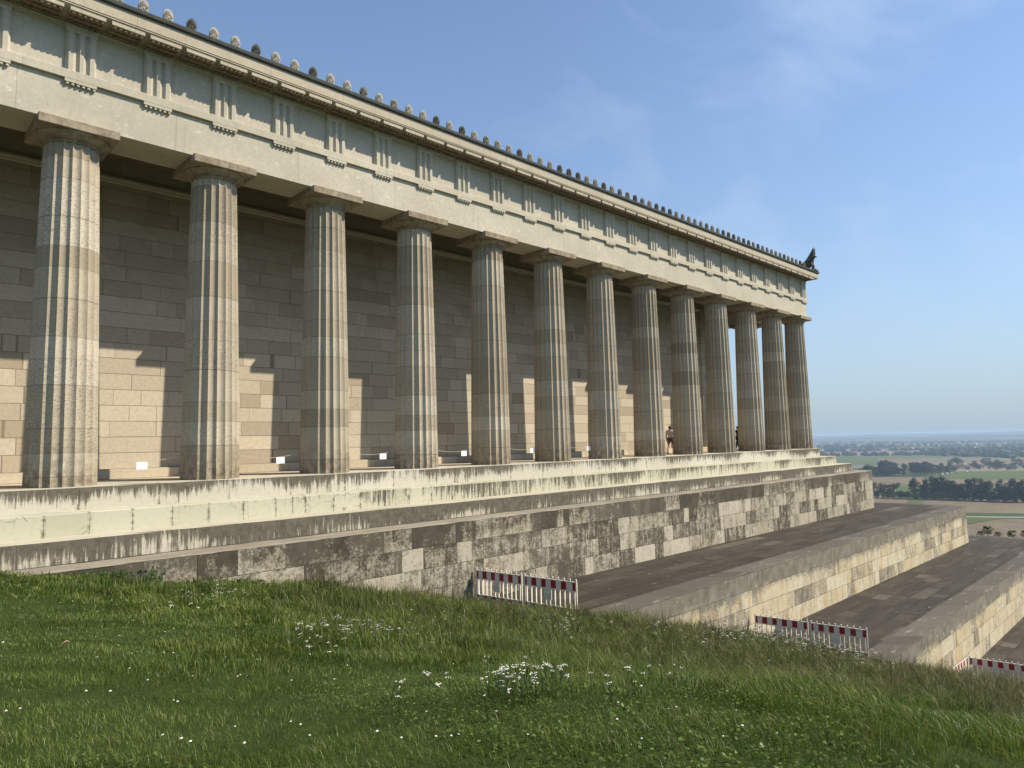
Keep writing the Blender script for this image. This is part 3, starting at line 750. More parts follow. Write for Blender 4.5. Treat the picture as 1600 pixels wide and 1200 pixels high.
# ------------------------------------------------------------------ grass
def mat_grass():
    s = NB('grass_blade'); at = s.n('ShaderNodeAttribute'); at.attribute_name = 'tint'
    d = s.n('ShaderNodeBsdfDiffuse'); tr = s.n('ShaderNodeBsdfTranslucent'); gl = s.n('ShaderNodeBsdfGlossy'); m1 = s.n('ShaderNodeMixShader'); m2 = s.n('ShaderNodeMixShader')
    s.l(at.outputs['Color'], d.inputs[0]); s.l(at.outputs['Color'], tr.inputs[0]); gl.inputs['Roughness'].default_value = .42; gl.inputs[0].default_value = (.8, .85, .75, 1)
    m1.inputs[0].default_value = .38; s.t.links.new(d.outputs[0], m1.inputs[1]); s.t.links.new(tr.outputs[0], m1.inputs[2])
    m2.inputs[0].default_value = .02; s.t.links.new(m1.outputs[0], m2.inputs[1]); s.t.links.new(gl.outputs[0], m2.inputs[2])
    s.t.links.new(m2.outputs[0], s.t.nodes['Material Output'].inputs[0])
    return s.mat
MT['grass'] = mat_grass()
def vnoise(x, y, sc, seed):
    """smooth value noise on arrays"""
    x = x*sc; y = y*sc; xi = np.floor(x).astype(np.int64); yi = np.floor(y).astype(np.int64); fx = x-xi; fy = y-yi
    fx = fx*fx*(3-2*fx); fy = fy*fy*(3-2*fy)
    def h(a, b):
        q = (a*374761393 + b*668265263 + seed*1274126177) & 0x7fffffff
        q = ((q ^ (q >> 13))*1274126177) & 0x7fffffff
        return ((q ^ (q >> 16)) & 0xffff)/65535.
    return (h(xi, yi)*(1-fx)+h(xi+1, yi)*fx)*(1-fy) + (h(xi, yi+1)*(1-fx)+h(xi+1, yi+1)*fx)*fy
def blades(name, x, y, h, w, lean, col, heading, kind='stuff', curve=1.0):
    n = len(x); z = ground(x, y)
    dx, dy = np.cos(heading), np.sin(heading)
    face = heading + np.pi/2 + RNG.normal(0, .5, n); wx, wy = np.cos(face)*w*.5, np.sin(face)*w*.5
    V = np.empty((n, 5, 3), np.float32)
    for i, (f, ww, b) in enumerate(((0, 1, 0), (0, -1, 0), (.55, .85, .28), (.55, -.85, .28), (1, 0, 1.))):
        V[:, i, 0] = x + wx*ww + dx*lean*h*b; V[:, i, 1] = y + wy*ww + dy*lean*h*b
        V[:, i, 2] = z - .01 + h*f*(1-.25*lean*b*curve)
    base = (np.arange(n)*5)[:, None]
    loops = np.concatenate([base+np.array([[0, 1, 3, 2]]), base+np.array([[2, 3, 4]])], 1).astype(np.int32).ravel()
    me = bpy.data.meshes.new(name); me.vertices.add(n*5); me.vertices.foreach_set('co', V.ravel())
    me.loops.add(n*7); me.loops.foreach_set('vertex_index', loops)
    me.polygons.add(n*2)
    st = np.empty((n, 2), np.int32); st[:, 0] = np.arange(n)*7; st[:, 1] = st[:, 0]+4; me.polygons.foreach_set('loop_start', st.ravel())
    ca = me.color_attributes.new('tint', 'FLOAT_COLOR', 'POINT')
    cc = np.ones((n, 5, 4), np.float32); cc[:, :, :3] = col[:, None, :]
    ca.data.foreach_set('color', cc.ravel()); me.materials.append(MT['grass']); me.update(); me.validate()
    o = bpy.data.objects.new(name, me); C.objects.link(o); return tag(o, kind=kind)
def polar(n, d0, d1, power, a0=2, a1=93):
    u = RNG.random(n); k = 2-power
    d = (d0**k + u*(d1**k-d0**k))**(1/k); a = np.radians(a0+(a1-a0)*RNG.random(n))
    return CAM.x + d*np.sin(a), CAM.y + d*np.cos(a), d
def allowed(x, y):
    z = ground(x, y); ok = (y < -2.75) & (x > -14) & (x < 39)
    # not inside the terraces: the soil must lie above the nearest paving
    ok &= ~((y > -3.70) & (x < 50) & (z < -1.78)); ok &= ~((y > -8.55) & (z < -4.56)); ok &= ~((y > -13.30) & (z < -7.25)); ok &= ~((y > -18.2) & (z < -10.0))
    return ok
def meadow_h(x, y):
    """0 = mown lawn, 1 = tall meadow"""
    s = (x+.35*(y+14)*.35 + 2.0) / 8.5
    return np.clip(s + .35*(vnoise(x, y, .35, 3)-.5), 0, 1)
N = 520000
gx, gy, gd = polar(N, 1.7, 46, 1.5)
k = allowed(gx, gy); gx, gy, gd = gx[k], gy[k], gd[k]; n = len(gx)
mh = meadow_h(gx, gy); cl = vnoise(gx, gy, 1.6, 5); cl2 = vnoise(gx, gy, .5, 9); cl3 = vnoise(gx, gy, 5., 13)
hh = (.052 + .25*mh**.95)*(.4+.9*RNG.random(n))*(.5+1.0*cl)*(.6+.8*cl3)
ww = (.75+.35*np.clip(mh*3, 0, 1))*np.maximum(.0034, gd*.00075)*(.7+.6*RNG.random(n))
hd = vnoise(gx, gy, .9, 21)*9 + RNG.normal(0, 1.3, n)
ln = np.clip(RNG.normal(.55, .3, n) + .9*mh*(vnoise(gx, gy, .7, 31)-.2), .05, 2.2)
base = np.array([[.122, .172, .024]]) ; yel = np.array([[.25, .275, .065]]); drk = np.array([[.044, .080, .012]]); dry = np.array([[.22, .18, .085]])
t1 = np.clip(.05+cl2*.55+.45*vnoise(gx, gy, 2.1, 63)+RNG.normal(0, .33, n), 0, 1)[:, None]; t2 = np.clip((vnoise(gx, gy, 2.6, 41)-.45)*.9+RNG.normal(.05, .28, n), 0, 1)[:, None]
col = drk*(1-t1)+base*t1; col = col*(1-.55*t2)+yel*.55*t2
dr = (RNG.random(n) < .05+.5*np.clip((gx-5)/12, 0, 1)*mh)[:, None]; col = np.where(dr, dry*(.6+.6*RNG.random((n, 1))), col)
col = col*(.6+.8*RNG.random((n, 1)))
blades('grass', gx, gy, hh, ww, ln, col.astype(np.float32), hd)
# seed stalks of the unmown meadow
gx, gy, gd = polar(34000, 6, 45, .8, 25, 93); k = allowed(gx, gy) & (RNG.random(34000) < meadow_h(gx, gy)**2); gx, gy, gd = gx[k], gy[k], gd[k]; n = len(gx)
tt = RNG.random((n, 1)); blades('meadow_stalks', gx, gy, .26+.5*RNG.random(n)**1.5, np.maximum(.0035, gd*.00055), np.clip(RNG.normal(.35, .25, n), 0, 1), ((.20, .165, .085)*tt+(.12, .13, .05)*(1-tt)).astype(np.float32)*(.6+.6*RNG.random((n, 1))).astype(np.float32), RNG.random(n)*6.3)
# yarrow and daisies
MT['petal'] = simple('white_petals', (.66, .64, .56), .8, .12, 30.); MT['stem'] = simple('flower_stem', (.06, .085, .025), .9)
fl = MB(); rn = random.Random(5)
def yarrow(x, y, h, r):
    z = float(ground(x, y)); lx, ly = rn.uniform(-.25, .25)*h, rn.uniform(-.25, .25)*h
    t = Vector((x+lx, y+ly, z+h)); fl.tube([(x, y, z), (x+lx*.4, y+ly*.4, z+h*.55), t], [.003, .003, .002], 3, 1, False)
    tilt = Vector((rn.uniform(-.3, .3), rn.uniform(-.3, .3), 1)).normalized(); a = tilt.orthogonal().normalized(); b = tilt.cross(a)
    for q in range(5):      # feathery stem leaves
        f = rn.uniform(.1, .75); c = Vector((x, y, z)).lerp(t, f); an = rn.uniform(0, 6.3); d = Vector((math.cos(an), math.sin(an), .5))*h*.28
        e = Vector((-d.y, d.x, 0))*.16; fl.add([c, c+d*.5+e, c+d, c+d*.5-e], [(0, 1, 2, 3)], 1)
    for q in range(rn.randint(6, 11)):
        an = rn.uniform(0, 6.3); rr = r*math.sqrt(rn.random()); c = t + a*rr*math.cos(an)*1.15 + b*rr*math.sin(an) + tilt*(.25*r*(1-(rr/r)**2)+rn.uniform(-.1, .1)*r)
        s_ = r*rn.uniform(.16, .30)
        vs = [c + a*s_*math.cos(j*1.047)+b*s_*math.sin(j*1.047)+tilt*rn.uniform(-.2, .2)*s_ for j in range(6)] + [c+tilt*s_*.5]
        fl.add(vs, [(j, (j+1) % 6, 6) for j in range(6)], 0)
def patch(px, py, sx, sy, n, h=.16, r=.028):
    for _ in range(n):
        p = on_ground(px+rn.gauss(0, sx), py+rn.gauss(0, sy))
        if not bool(allowed(np.array([p.x]), np.array([p.y]))[0]): continue
        d = (p-CAM).length
        yarrow(p.x, p.y, h*rn.uniform(.6, 1.3), r*rn.uniform(.6, 1.2))
for a in ((815, 1080, 44, 19, 30, .15, .023), (850, 1065, 30, 12, 8, .15, .022), (790, 1105, 25, 10, 9, .14, .022), (555, 992, 45, 9, 60, .13, .036), (610, 995, 16, 6, 16, .13, .036), (345, 935, 36, 8, 70, .09, .035), (885, 988, 12, 10, 40, .2, .038), (880, 975, 30, 6, 16, .2, .03),
          (1010, 985, 45, 8, 40, .2, .03), (985, 1080, 35, 16, 8, .16, .022), (1035, 1095, 30, 14, 6, .16, .022), (690, 1010, 60, 10, 14, .12, .028), (505, 1020, 30, 8, 12, .1, .025), (675, 1075, 22, 6, 6, .12, .021), (625, 1110, 8, 7, 4, .12, .02),
          (1110, 1000, 50, 8, 70, .3, .036), (1200, 1012, 40, 8, 130, .5, .04), (1290, 1026, 45, 9, 120, .55, .04), (1345, 1046, 30, 8, 50, .5, .038), (700, 968, 40, 8, 20, .15, .03), (960, 1010, 60, 12, 18, .16, .03), (1080, 1040, 60, 14, 16, .2, .03), (240, 945, 50, 10, 16, .06, .022)):
    patch(*a)
for _ in range(120):       # scattered daisies
    p = on_ground(rn.uniform(0, 1200), rn.uniform(930, 1190)); 
    if not bool(allowed(np.array([p.x]), np.array([p.y]))[0]): continue
    z = float(ground(p.x, p.y)); r = .008*(1+(p-CAM).length*.05)*rn.uniform(.6, 1.); c = Vector((p.x, p.y, z+rn.uniform(.04, .09)))
    fl.add([c+Vector((r*math.cos(j*1.047), r*math.sin(j*1.047), rn.uniform(-.3, .3)*r)) for j in range(6)]+[c+Vector((0, 0, r*.5))], [(j, (j+1) % 6, 6) for j in range(6)], 0)
fo = fl.build('yarrow_flowers', [MT['petal'], MT['stem']]); tag(fo, kind='stuff')
# clover and plantain leaves in the mown turf
gx, gy, gd = polar(60000, 1.8, 20, 1.35); k = allowed(gx, gy) & (vnoise(gx, gy, .8, 77) > .66) & (meadow_h(gx, gy) < .28); gx, gy, gd = gx[k], gy[k], gd[k]; n = len(gx)
cvs = np.empty((n, 4, 3), np.float32); an = RNG.random(n)*6.283; sz_ = np.maximum(.009, gd*.0011)*(.6+RNG.random(n)); zc = ground(gx, gy)+.03+.035*RNG.random(n)
for i in range(4):
    a_ = an+i*np.pi/2; q = sz_*(1 if i % 2 == 0 else .7); cvs[:, i, 0] = gx+np.cos(a_)*q; cvs[:, i, 1] = gy+np.sin(a_)*q; cvs[:, i, 2] = zc+RNG.normal(0, .35, n)*sz_
me = bpy.data.meshes.new('clover'); me.vertices.add(n*4); me.vertices.foreach_set('co', cvs.ravel()); me.loops.add(n*4); me.loops.foreach_set('vertex_index', np.arange(n*4, dtype=np.int32)); me.polygons.add(n); me.polygons.foreach_set('loop_start', np.arange(n, dtype=np.int32)*4)
ca = me.color_attributes.new('tint', 'FLOAT_COLOR', 'POINT'); cc = np.ones((n, 4, 4), np.float32); tt = RNG.random((n, 1)); cc[:, :, :3] = ((np.array([[.060, .115, .022]])*(1-tt)+np.array([[.15, .20, .05]])*tt)*(.7+.6*RNG.random((n, 1))))[:, None, :]; ca.data.foreach_set('color', cc.ravel())
me.materials.append(MT['grass']); me.update(); me.validate(); o = bpy.data.objects.new('clover', me); C.objects.link(o); tag(o, kind='stuff')
# weeds along the foot of the podium
def mat_leaf(name, c0, c1):
    s = NB(name); n = s.noise(s.P, 3, 4); rr = s.white(s.P)
    c = s.mix(s.rng(n, .3, .7), c0, c1)
    tr = s.n('ShaderNodeBsdfTranslucent'); m = s.n('ShaderNodeMixShader'); m.inputs[0].default_value = .25
    s.l(c, s.bsdf.inputs['Base Color']); s.bsdf.inputs['Roughness'].default_value = .6; s.bsdf.inputs['Specular IOR Level'].default_value = .2; s.l(c, tr.inputs[0])
    s.t.links.new(s.bsdf.outputs[0], m.inputs[1]); s.t.links.new(tr.outputs[0], m.inputs[2]); s.t.links.new(m.outputs[0], s.t.nodes['Material Output'].inputs[0]); return s.mat
MT['weed'] = mat_leaf('weed_leaf', (.030, .065, .015), (.075, .125, .030)); MT['dryweed'] = mat_leaf('dry_weed', (.12, .10, .06), (.20, .17, .10)); MT['stalk'] = simple('dry_stalk', (.16, .125, .08), .9)
def weed(px, py, label, w, h, n, dry=False, y=None):
    p = on_ground(px, py) if y is None else on_y(px, py, y); p.z = float(ground(p.x, p.y))
    t = empty('weed', p, label, 'weed', 'weeds growing along the podium wall'); rnw = random.Random(int(px))
    st = MB(); lf = MB()
    for i in range(n):
        bx, by = rnw.uniform(-w, w), rnw.uniform(-.25, .25); hh = h*rnw.uniform(.4, 1.)*(1-.5*abs(bx)/w)
        tx, ty = bx+rnw.uniform(-.3, .3)*h, by+rnw.uniform(-.2, .2)*h
        b0, b1 = Vector((bx, by, -.03)), Vector((tx, ty, hh)); st.tube([b0, (b0+b1)/2+Vector((rnw.uniform(-.05, .05), 0, 0)), b1], [.006, .005, .003], 4)
        for q in range(9 if not dry else 7):
            f = rnw.uniform(.25, 1); c = b0.lerp(b1, f); L = (.045 if dry else .06)*rnw.uniform(.6, 1.3)
            d = Vector((rnw.uniform(-1, 1), rnw.uniform(-1, 1), rnw.uniform(-.3, .7))).normalized(); e = d.orthogonal().normalized()*L*.38
            lf.add([c, c+d*L*.5+e, c+d*L, c+d*L*.5-e], [(0, 1, 2, 3)])
    o = st.build('stem', MT['stalk'] if dry else MT['stem']); o.parent = t
    o = lf.build('leaf_mass', MT['dryweed'] if dry else MT['weed']); o.parent = t
weed(148, 892, 'low dark green weed mat creeping onto the pale podium edge at the left', .8, .22, 80, y=-4.0)
weed(240, 902, 'small upright weed against the dark podium wall', .14, .55, 22, y=-3.95)
weed(485, 916, 'dark green leafy weed below a cream block of the podium wall', .75, .30, 60, y=-4.0)
weed(380, 913, 'thin low weed at the foot of the grey podium wall', .5, .18, 30, y=-4.0)
weed(655, 945, 'tall dry brown weed stalks in front of the podium wall', .55, .85, 34, True, y=-4.6)
weed(560, 930, 'sparse dry weed beside the dark green leafy weed', .4, .35, 20, True, y=-4.1)
weed(728, 947, 'small green weed at the end of the podium wall beside the barrier', .3, .25, 26, y=-4.0)
# fallen leaf on the lawn
p = on_ground(103, 1018); z = float(ground(p.x, p.y)); lfm = MB()
a = [(-.055, 0, .02), (-.03, .022, .045), (0, .03, .055), (.03, .022, .045), (.055, 0, .025), (.03, -.022, .05), (0, -.03, .065), (-.03, -.022, .05)]
lfm.add(a+[(0, 0, .07)], [(i, (i+1) % 8, 8) for i in range(8)]); o = lfm.build('fallen_leaf', simple('dry_leaf', (.55, .33, .22), .7)); o.location = (p.x, p.y, z+.04)
tag(o, 'pale orange dry leaf lying on the mown lawn', 'leaf')
# ------------------------------------------------------------------ the plain below
ZP = -75.0
def mat_plain():
    s = NB('plain_fields'); 
    r = s.voro(s.vec(s.m('ADD', s.m('MULTIPLY', s.x, .9), s.m('MULTIPLY', s.y, .5)), s.m('MULTIPLY', s.m('SUBTRACT', s.y, s.m('MULTIPLY', s.x, .6)), .35), 0), .0042, 'F1', 1)
    sx = s.n('ShaderNodeSeparateColor'); s.l(r, sx.inputs[0])
    c = s.ramp(sx.outputs[0], [(0, (.045, .075, .025)), (.3, (.07, .105, .03)), (.5, (.20, .165, .10)), (.75, (.25, .21, .13)), (1, (.055, .085, .03))])
    n = s.noise(s.P, .03, 5, .6); c = s.mix(s.rng(n, .3, .7, 0, .4), c, (.09, .085, .045))
    return s.out(c, .95, None, .1)
MT['plain'] = mat_plain()
grid_mesh('plain', np.linspace(-6000, 16000, 12), np.linspace(-6000, 16000, 12), lambda X, Y: X*0+ZP, MT['plain'])
def mat_field(name, c0, c1, rows=.12, ang=0.):
    s = NB(name); u = s.m('ADD', s.m('MULTIPLY', s.x, math.cos(ang)), s.m('MULTIPLY', s.y, math.sin(ang)))
    w = s.noise(s.vec(s.m('MULTIPLY', u, rows), s.m('MULTIPLY', s.y, .004), 0), 1, 4, .7); n = s.noise(s.P, .05, 5, .65)
    c = s.mix(s.rng(w, .35, .65), c0, c1); c = s.mix(s.rng(n, .4, .75, 0, .5), c, tuple(x*.75 for x in c0)); return s.out(c, .95, None, .1)
MT['tan'] = mat_field('stubble_field', (.155, .115, .065), (.225, .175, .105), .10, 1.25); MT['tan2'] = mat_field('ploughed_field', (.14, .105, .065), (.21, .165, .10), .16, 2.3)
MT['green'] = mat_field('green_field', (.072, .098, .024), (.10, .13, .032), .08, 1.2); MT['dgreen'] = mat_field('dark_crop_field', (.045, .07, .024), (.06, .088, .03), .08, 1.2); MT['road'] = simple('pale_track', (.36, .33, .26), .9, .1, .2)
fcount = 0
def field(pix, mat, lift, name='field'):
    vs = [on_z(px, py, ZP+lift) for px, py in pix]; c = sum(vs, Vector())/len(vs)
    o = obj(name, [v-c for v in vs], [tuple(range(len(vs)))], MT[mat]); o.location = c; tag(o, kind='structure')
field([(1330, 850), (1700, 900), (1700, 812), (1330, 806)], 'tan2', .30)
field([(1490, 801), (1490, 808.5), (1700, 812), (1700, 803)], 'dgreen', .5); field([(1490, 806.6), (1490, 807.8), (1700, 810), (1700, 808.6)], 'road', .7, 'road')
field([(1500, 809), (1500, 818), (1518, 818), (1572, 808.8)], 'green', .6)
field([(1340, 774), (1340, 806), (1700, 812), (1700, 783)], 'tan', .25)
field([(1424, 777), (1414, 787), (1440, 787.5), (1452, 777)], 'green', .5)
field([(1330, 745), (1330, 764), (1700, 770), (1700, 752)], 'tan', .3)
field([(1400, 757), (1400, 778), (1700, 782), (1700, 764)], 'green', .5)
field([(1440, 747.5), (1500, 737), (1700, 733), (1700, 750)], 'green', .6)
field([(1320, 731), (1320, 745), (1480, 746), (1500, 737)], 'dgreen', .35)
field([(1290, 712), (1290, 726), (1440, 727), (1440, 716)], 'green', .4); field([(1372, 716), (1372, 724), (1450, 726), (1450, 717.5)], 'tan', .6)
field([(1500, 735.5), (1500, 737), (1700, 735.5), (1700, 734.2)], 'tan', .8)
field([(1290, 703), (1290, 708), (1700, 700), (1700, 697)], 'tan', .4); field([(1290, 695.5), (1290, 697), (1700, 690), (1700, 688.6)], 'tan2', .8)
# trees: crown of leaf clumps round limbs, tapered trunk
MT['crown'] = mat_leaf('crown_leaves', (.018, .036, .012), (.042, .066, .022)); MT['crown2'] = mat_leaf('crown_leaves_pale', (.034, .052, .020), (.070, .090, .036)); MT['bark'] = simple('bark', (.07, .06, .045), .9)
def tree_parts(kind, seed):
    rr = random.Random(seed); tr = MB(); cr = MB()
    tall = kind == 'tall'
    H = 1.0; tw = .5
    tr.tube([(0, 0, -.02), (.01, 0, .25), (.0, .01, .6), (0, 0, .85)], [.028, .022, .014, .005], 6)
    ncl = 17 if tall else 15
    cl_ = []
    for i in range(ncl):
        z = rr.uniform(.22, .92) if tall else rr.uniform(.28, .85)
        wid = (.24 if tall else .40)*math.sqrt(max(.05, 1-((z-.52)/.52)**2))
        a = rr.uniform(0, 6.3); q = math.sqrt(rr.random())*wid*.85
        c = Vector((q*math.cos(a), q*math.sin(a), z)); s_ = rr.uniform(.09, .15)*(1 if tall else 1.15)
        cl_.append((c, s_)); tr.tube([(0, 0, max(.15, z-.25)), c*.6+Vector((0, 0, z*.3)), c], [.010, .006, .003], 4, cap=False)
    for c, s_ in cl_:
        for i in range(75):
            d = Vector((rr.gauss(0, 1), rr.gauss(0, 1), rr.gauss(0, 1))).normalized()*s_*rr.uniform(.45, 1.08)
            p = c+d; L = rr.uniform(.018, .036); n_ = (d.normalized()+Vector((rr.uniform(-.7, .7), rr.uniform(-.7, .7), rr.uniform(-.2, .8)))).normalized()
            a_ = n_.orthogonal().normalized(); a_ = Matrix.Rotation(rr.uniform(0, 6.3), 3, n_) @ a_; b_ = n_.cross(a_)
            cr.add([p+a_*L, p+b_*L*.7, p-a_*L, p-b_*L*.7], [(0, 1, 2, 3)])
    return tr, cr
protos = {}
for kind, seeds in (('tall', (1, 2, 3)), ('round', (4, 5, 6)), ('pale', (7, 8))):
    for sd in seeds:
        tr, cr = tree_parts('tall' if kind != 'round' else 'round', sd)
        def mesh_of(mb, name, mat):
            me = bpy.data.meshes.new(name); me.from_pydata(mb.v, [], mb.f); me.materials.append(mat); return me
        protos.setdefault(kind, []).append((mesh_of(tr, 'trunk', MT['bark']), mesh_of(cr, 'crown', MT['crown2'] if kind == 'pale' else MT['crown'])))
rt_ = random.Random(99)
def tree(px, py, hpx, kind, label, group, wide=1.0):
    p = on_z(px, py, ZP); depth = (p-CAM).dot(fw); Hm = hpx*depth/FPX
    e = empty('tree', p, label, 'tree', group, rt_.uniform(0, 6.3)); e.scale = (Hm*wide, Hm*wide, Hm)
    tm, cm = rt_.choice(protos[kind])
    for nm, me in (('trunk', tm), ('crown', cm)):
        o = bpy.data.objects.new(nm, me); C.objects.link(o); o.parent = e
def num(i): return ('first', 'second', 'third', 'fourth', 'fifth', 'sixth', 'seventh', 'eighth', 'ninth', 'tenth', 'eleventh', 'twelfth', 'thirteenth', 'fourteenth', 'fifteenth', 'sixteenth')[i]
row = [(1356, 776, 27, 'round', 1.1), (1371, 777, 26, 'round', 1.0), (1386, 778, 24, 'round', 1.0), (1398, 778.5, 27, 'round', 1.1), (1409, 779, 13, 'round', 1.3), (1429, 779.5, 34, 'tall', .95), (1447, 780, 32, 'pale', 1.1), (1460, 780, 37, 'tall', .9), (1471, 780.5, 38, 'pale', .95),
       (1484, 781, 33, 'tall', 1.1), (1496, 781.5, 29, 'round', 1.1), (1507, 782, 24, 'round', 1.2), (1521, 782.5, 37, 'tall', 1.0), (1532, 783, 36, 'pale', 1.0), (1545, 783.5, 32, 'tall', 1.05), (1557, 784, 22, 'round', 1.1), (1567, 784, 35, 'pale', .9), (1576, 784.5, 30, 'pale', .9), (1588, 785, 38, 'tall', 1.05), (1600, 785.5, 36, 'tall', 1.05), (1612, 786, 34, 'tall', 1.)]
for i, (px, py, h, kd, wd) in enumerate(row):
    tree(px, py, h, kd, 'tree number %s from the left in the long dark row across the plain' % (i+1), 'trees of the long row across the plain', wd)
for i in range(13):
    px = 1442+i*13+rt_.uniform(-3, 3); tree(px, 779.0+(px-1429)*.034, rt_.uniform(24, 33), rt_.choice(['tall', 'round', 'tall', 'pale']), 'dark tree filling a gap in the long row across the plain', 'trees filling the gaps of the long row', 1.05)
for i in range(46):
    px = 1350+i*6; tree(px+rt_.uniform(-2, 2), 777.5+(px-1350)*.033+rt_.uniform(-.5, .8), rt_.uniform(9, 15), 'round', 'low dark bush in the hedge under the long tree row', 'hedge bushes under the long tree row', 1.2)
for i in range(44):
    px = rt_.uniform(1345, 1500); f = (px-1345)/155; base_ = 745.5-6*f**2-rt_.uniform(0, 5)
    big = 1.35 if 1376 < px < 1398 or 1424 < px < 1450 else 1
    tree(px, base_, rt_.uniform(13, 20)*big*(1.05-.3*f), rt_.choice(['round', 'round', 'tall']), 'dark tree in the wood on the near side of the village', 'trees of the wood beside the village', 1.15)
for i in range(60):
    px = rt_.uniform(1480, 1625); tree(px, rt_.uniform(722, 736), rt_.uniform(6, 11), 'round', 'tree among the roofs of the village in the plain', 'village trees', 1.2)
# houses of the village
MT['plaster'] = simple('pale_plaster', (.55, .51, .44), .9, .08, .3); MT['tile'] = simple('red_brown_tiles', (.12, .075, .058), .9, .2, .5)
def house(px, py, w, d, h, rz, label):
    p = on_z(px, py, ZP); t = empty('house', p, label, 'house', 'village houses in the plain', rz)
    b = MB(); b.box((-w/2, -d/2, 0), (w/2, d/2, h)); b.add([(-w/2, -d/2, h), (-w/2, d/2, h), (-w/2, 0, h+d*.42)], [(0, 2, 1)]); b.add([(w/2, -d/2, h), (w/2, d/2, h), (w/2, 0, h+d*.42)], [(0, 1, 2)])
    o = b.build('wall', MT['plaster']); o.parent = t
    r = MB(); e = .5; th = .25
    for sg in (-1, 1):
        y0, z0, z1 = sg*(d/2+e), h-e*.84, h+d*.42+.05
        r.add([(-w/2-e, y0, z0), (w/2+e, y0, z0), (w/2+e, 0, z1), (-w/2-e, 0, z1), (-w/2-e, y0, z0+th), (w/2+e, y0, z0+th), (w/2+e, 0, z1+th), (-w/2-e, 0, z1+th)], [(0, 1, 2, 3), (4, 7, 6, 5), (0, 4, 5, 1), (0, 3, 7, 4), (1, 5, 6, 2)])
    o = r.build('roof', MT['tile']); o.parent = t
    wn = MB()
    for q in (-.3, 0, .3): 
        wb = MB(); wb.box((q*w-.6, -d/2-.05, h*.35), (q*w+.6, -d/2+.02, h*.35+1.4)); o = wb.build('window', MT['black']); o.parent = t
hs = [(1345, 737, 16, 10), (1366, 735, 18, 10), (1380, 736, 12, 9), (1456, 729, 20, 11), (1492, 731, 20, 11), (1510, 732, 26, 13), (1534, 731, 22, 12), (1545, 728, 14, 10), (1562, 727, 26, 14), (1572, 731, 18, 12), (1584, 730, 30, 14), (1597, 729, 24, 12), (1542, 720, 24, 12), (1598, 722, 24, 12), (1608, 731, 20, 11)]
for i, (px, py, w, d) in enumerate(hs):
    house(px, py, w*.72, d*.72, 4, rt_.uniform(-.5, .9), 'red roofed pale house, number %d from the left in the village on the plain' % (i+1))
MT['van'] = simple('white_vehicle_paint', (.75, .75, .75), .4, .03); MT['tyre'] = simple('tyre', (.02, .02, .02), .8)
for i in range(9):
    p = on_z(1463+i*8.2+rt_.uniform(-1.5, 1.5), 742.3-i*.85, ZP); t = empty('parked_van', p, 'white vehicle parked along the field edge, number %d from the left' % (i+1), 'vehicle', 'white vehicles along the field edge', rt_.uniform(-.3, .3))
    b = MB(); pr = [(-2.6, .4), (2.6, .4), (2.6, 1.3), (1.7, 1.5), (1.2, 2.5), (-2.6, 2.6)]
    b.add([(x, -1, z) for x, z in pr]+[(x, 1, z) for x, z in pr], [tuple(range(6)), tuple(range(11, 5, -1))]+[(j, 6+j, 6+(j+1) % 6, (j+1) % 6) for j in range(6)]); o = b.build('body', MT['van']); o.parent = t
    for x in (-1.6, 1.6):
        for y in (-.95, .95):
            wv = MB(); wv.tube([(x, y-.1, .38), (x, y+.1, .38)], .38, 10); o = wv.build('wheel', MT['tyre']); o.parent = t
# shrubs on the slope beyond the terraces
def shrub(px, py, x, h, label):
    d = pix_ray(px, py); tt = (x-CAM.x)/d.x; p = CAM+tt*d
    e = empty('shrub', p, label, 'shrub', 'shrubs beyond the terrace end'); e.scale = (h*1.1, h*1.1, h)
    tm, cm = rt_.choice(protos['round'])
    zt = (p.z-float(ground(p.x, p.y, False)))
    for nm, me in (('trunk', tm), ('crown', cm)):
        o = bpy.data.objects.new(nm, me); C.objects.link(o); o.parent = e
    st = MB(); st.tube([(0, 0, -zt/h-.1), (.02, 0, .2)], [.04, .03], 6); o = st.build('stem', MT['bark']); o.parent = e
for a in ((1544, 838, 74, 1.1, 'dark rounded shrub rising behind the end of the second terrace'), (1533, 841, 76, .8, 'small shrub left of the dark rounded shrub behind the second terrace'), (1582, 842, 75, .9, 'low shrub at the right edge behind the second terrace'), (1560, 842, 78, .8, 'thin shrub between two others behind the second terrace'), (1603, 842, 76, .9, 'shrub cut by the right edge of the photo behind the second terrace')): shrub(*a)
# far woods: belts of crowns too many to count
def woods(name, spec, mat):
    mb = MB(); rw = random.Random(len(spec)*7+3)
    for (xa, ya, xb, yb, n, hp, dep) in spec:
        for i in range(n):
            f = rw.random(); px = xa+(xb-xa)*f+rw.uniform(-4, 4); py = ya+(yb-ya)*f-rw.uniform(0, dep)
            p = on_z(px, py, ZP); dp = (p-CAM).dot(fw); h = hp*dp/FPX*rw.uniform(.6, 1.15); w = h*rw.uniform(.55, .9)
            nu, nv = 7, 4; vs = []
            for a in range(nv+1):
                ph = math.pi*a/nv*.62
                for b in range(nu):
                    t = 2*math.pi*b/nu+a*.4; k_ = rw.uniform(.72, 1.2); vs.append((p.x+w*math.sin(ph)*math.cos(t)*k_, p.y+w*math.sin(ph)*math.sin(t)*k_, p.z+h*(.05+.95*max(0, (math.cos(ph)+.36)/1.36))*rw.uniform(.88, 1.08)))
            mb.add(vs, [(a*nu+b, (a+1)*nu+b, (a+1)*nu+(b+1) % nu, a*nu+(b+1) % nu) for a in range(nv) for b in range(nu)])
    o = mb.build(name, mat); tag(o, kind='stuff')
MT['wood'] = mat_leaf('far_wood_leaves', (.020, .038, .014), (.040, .060, .022))
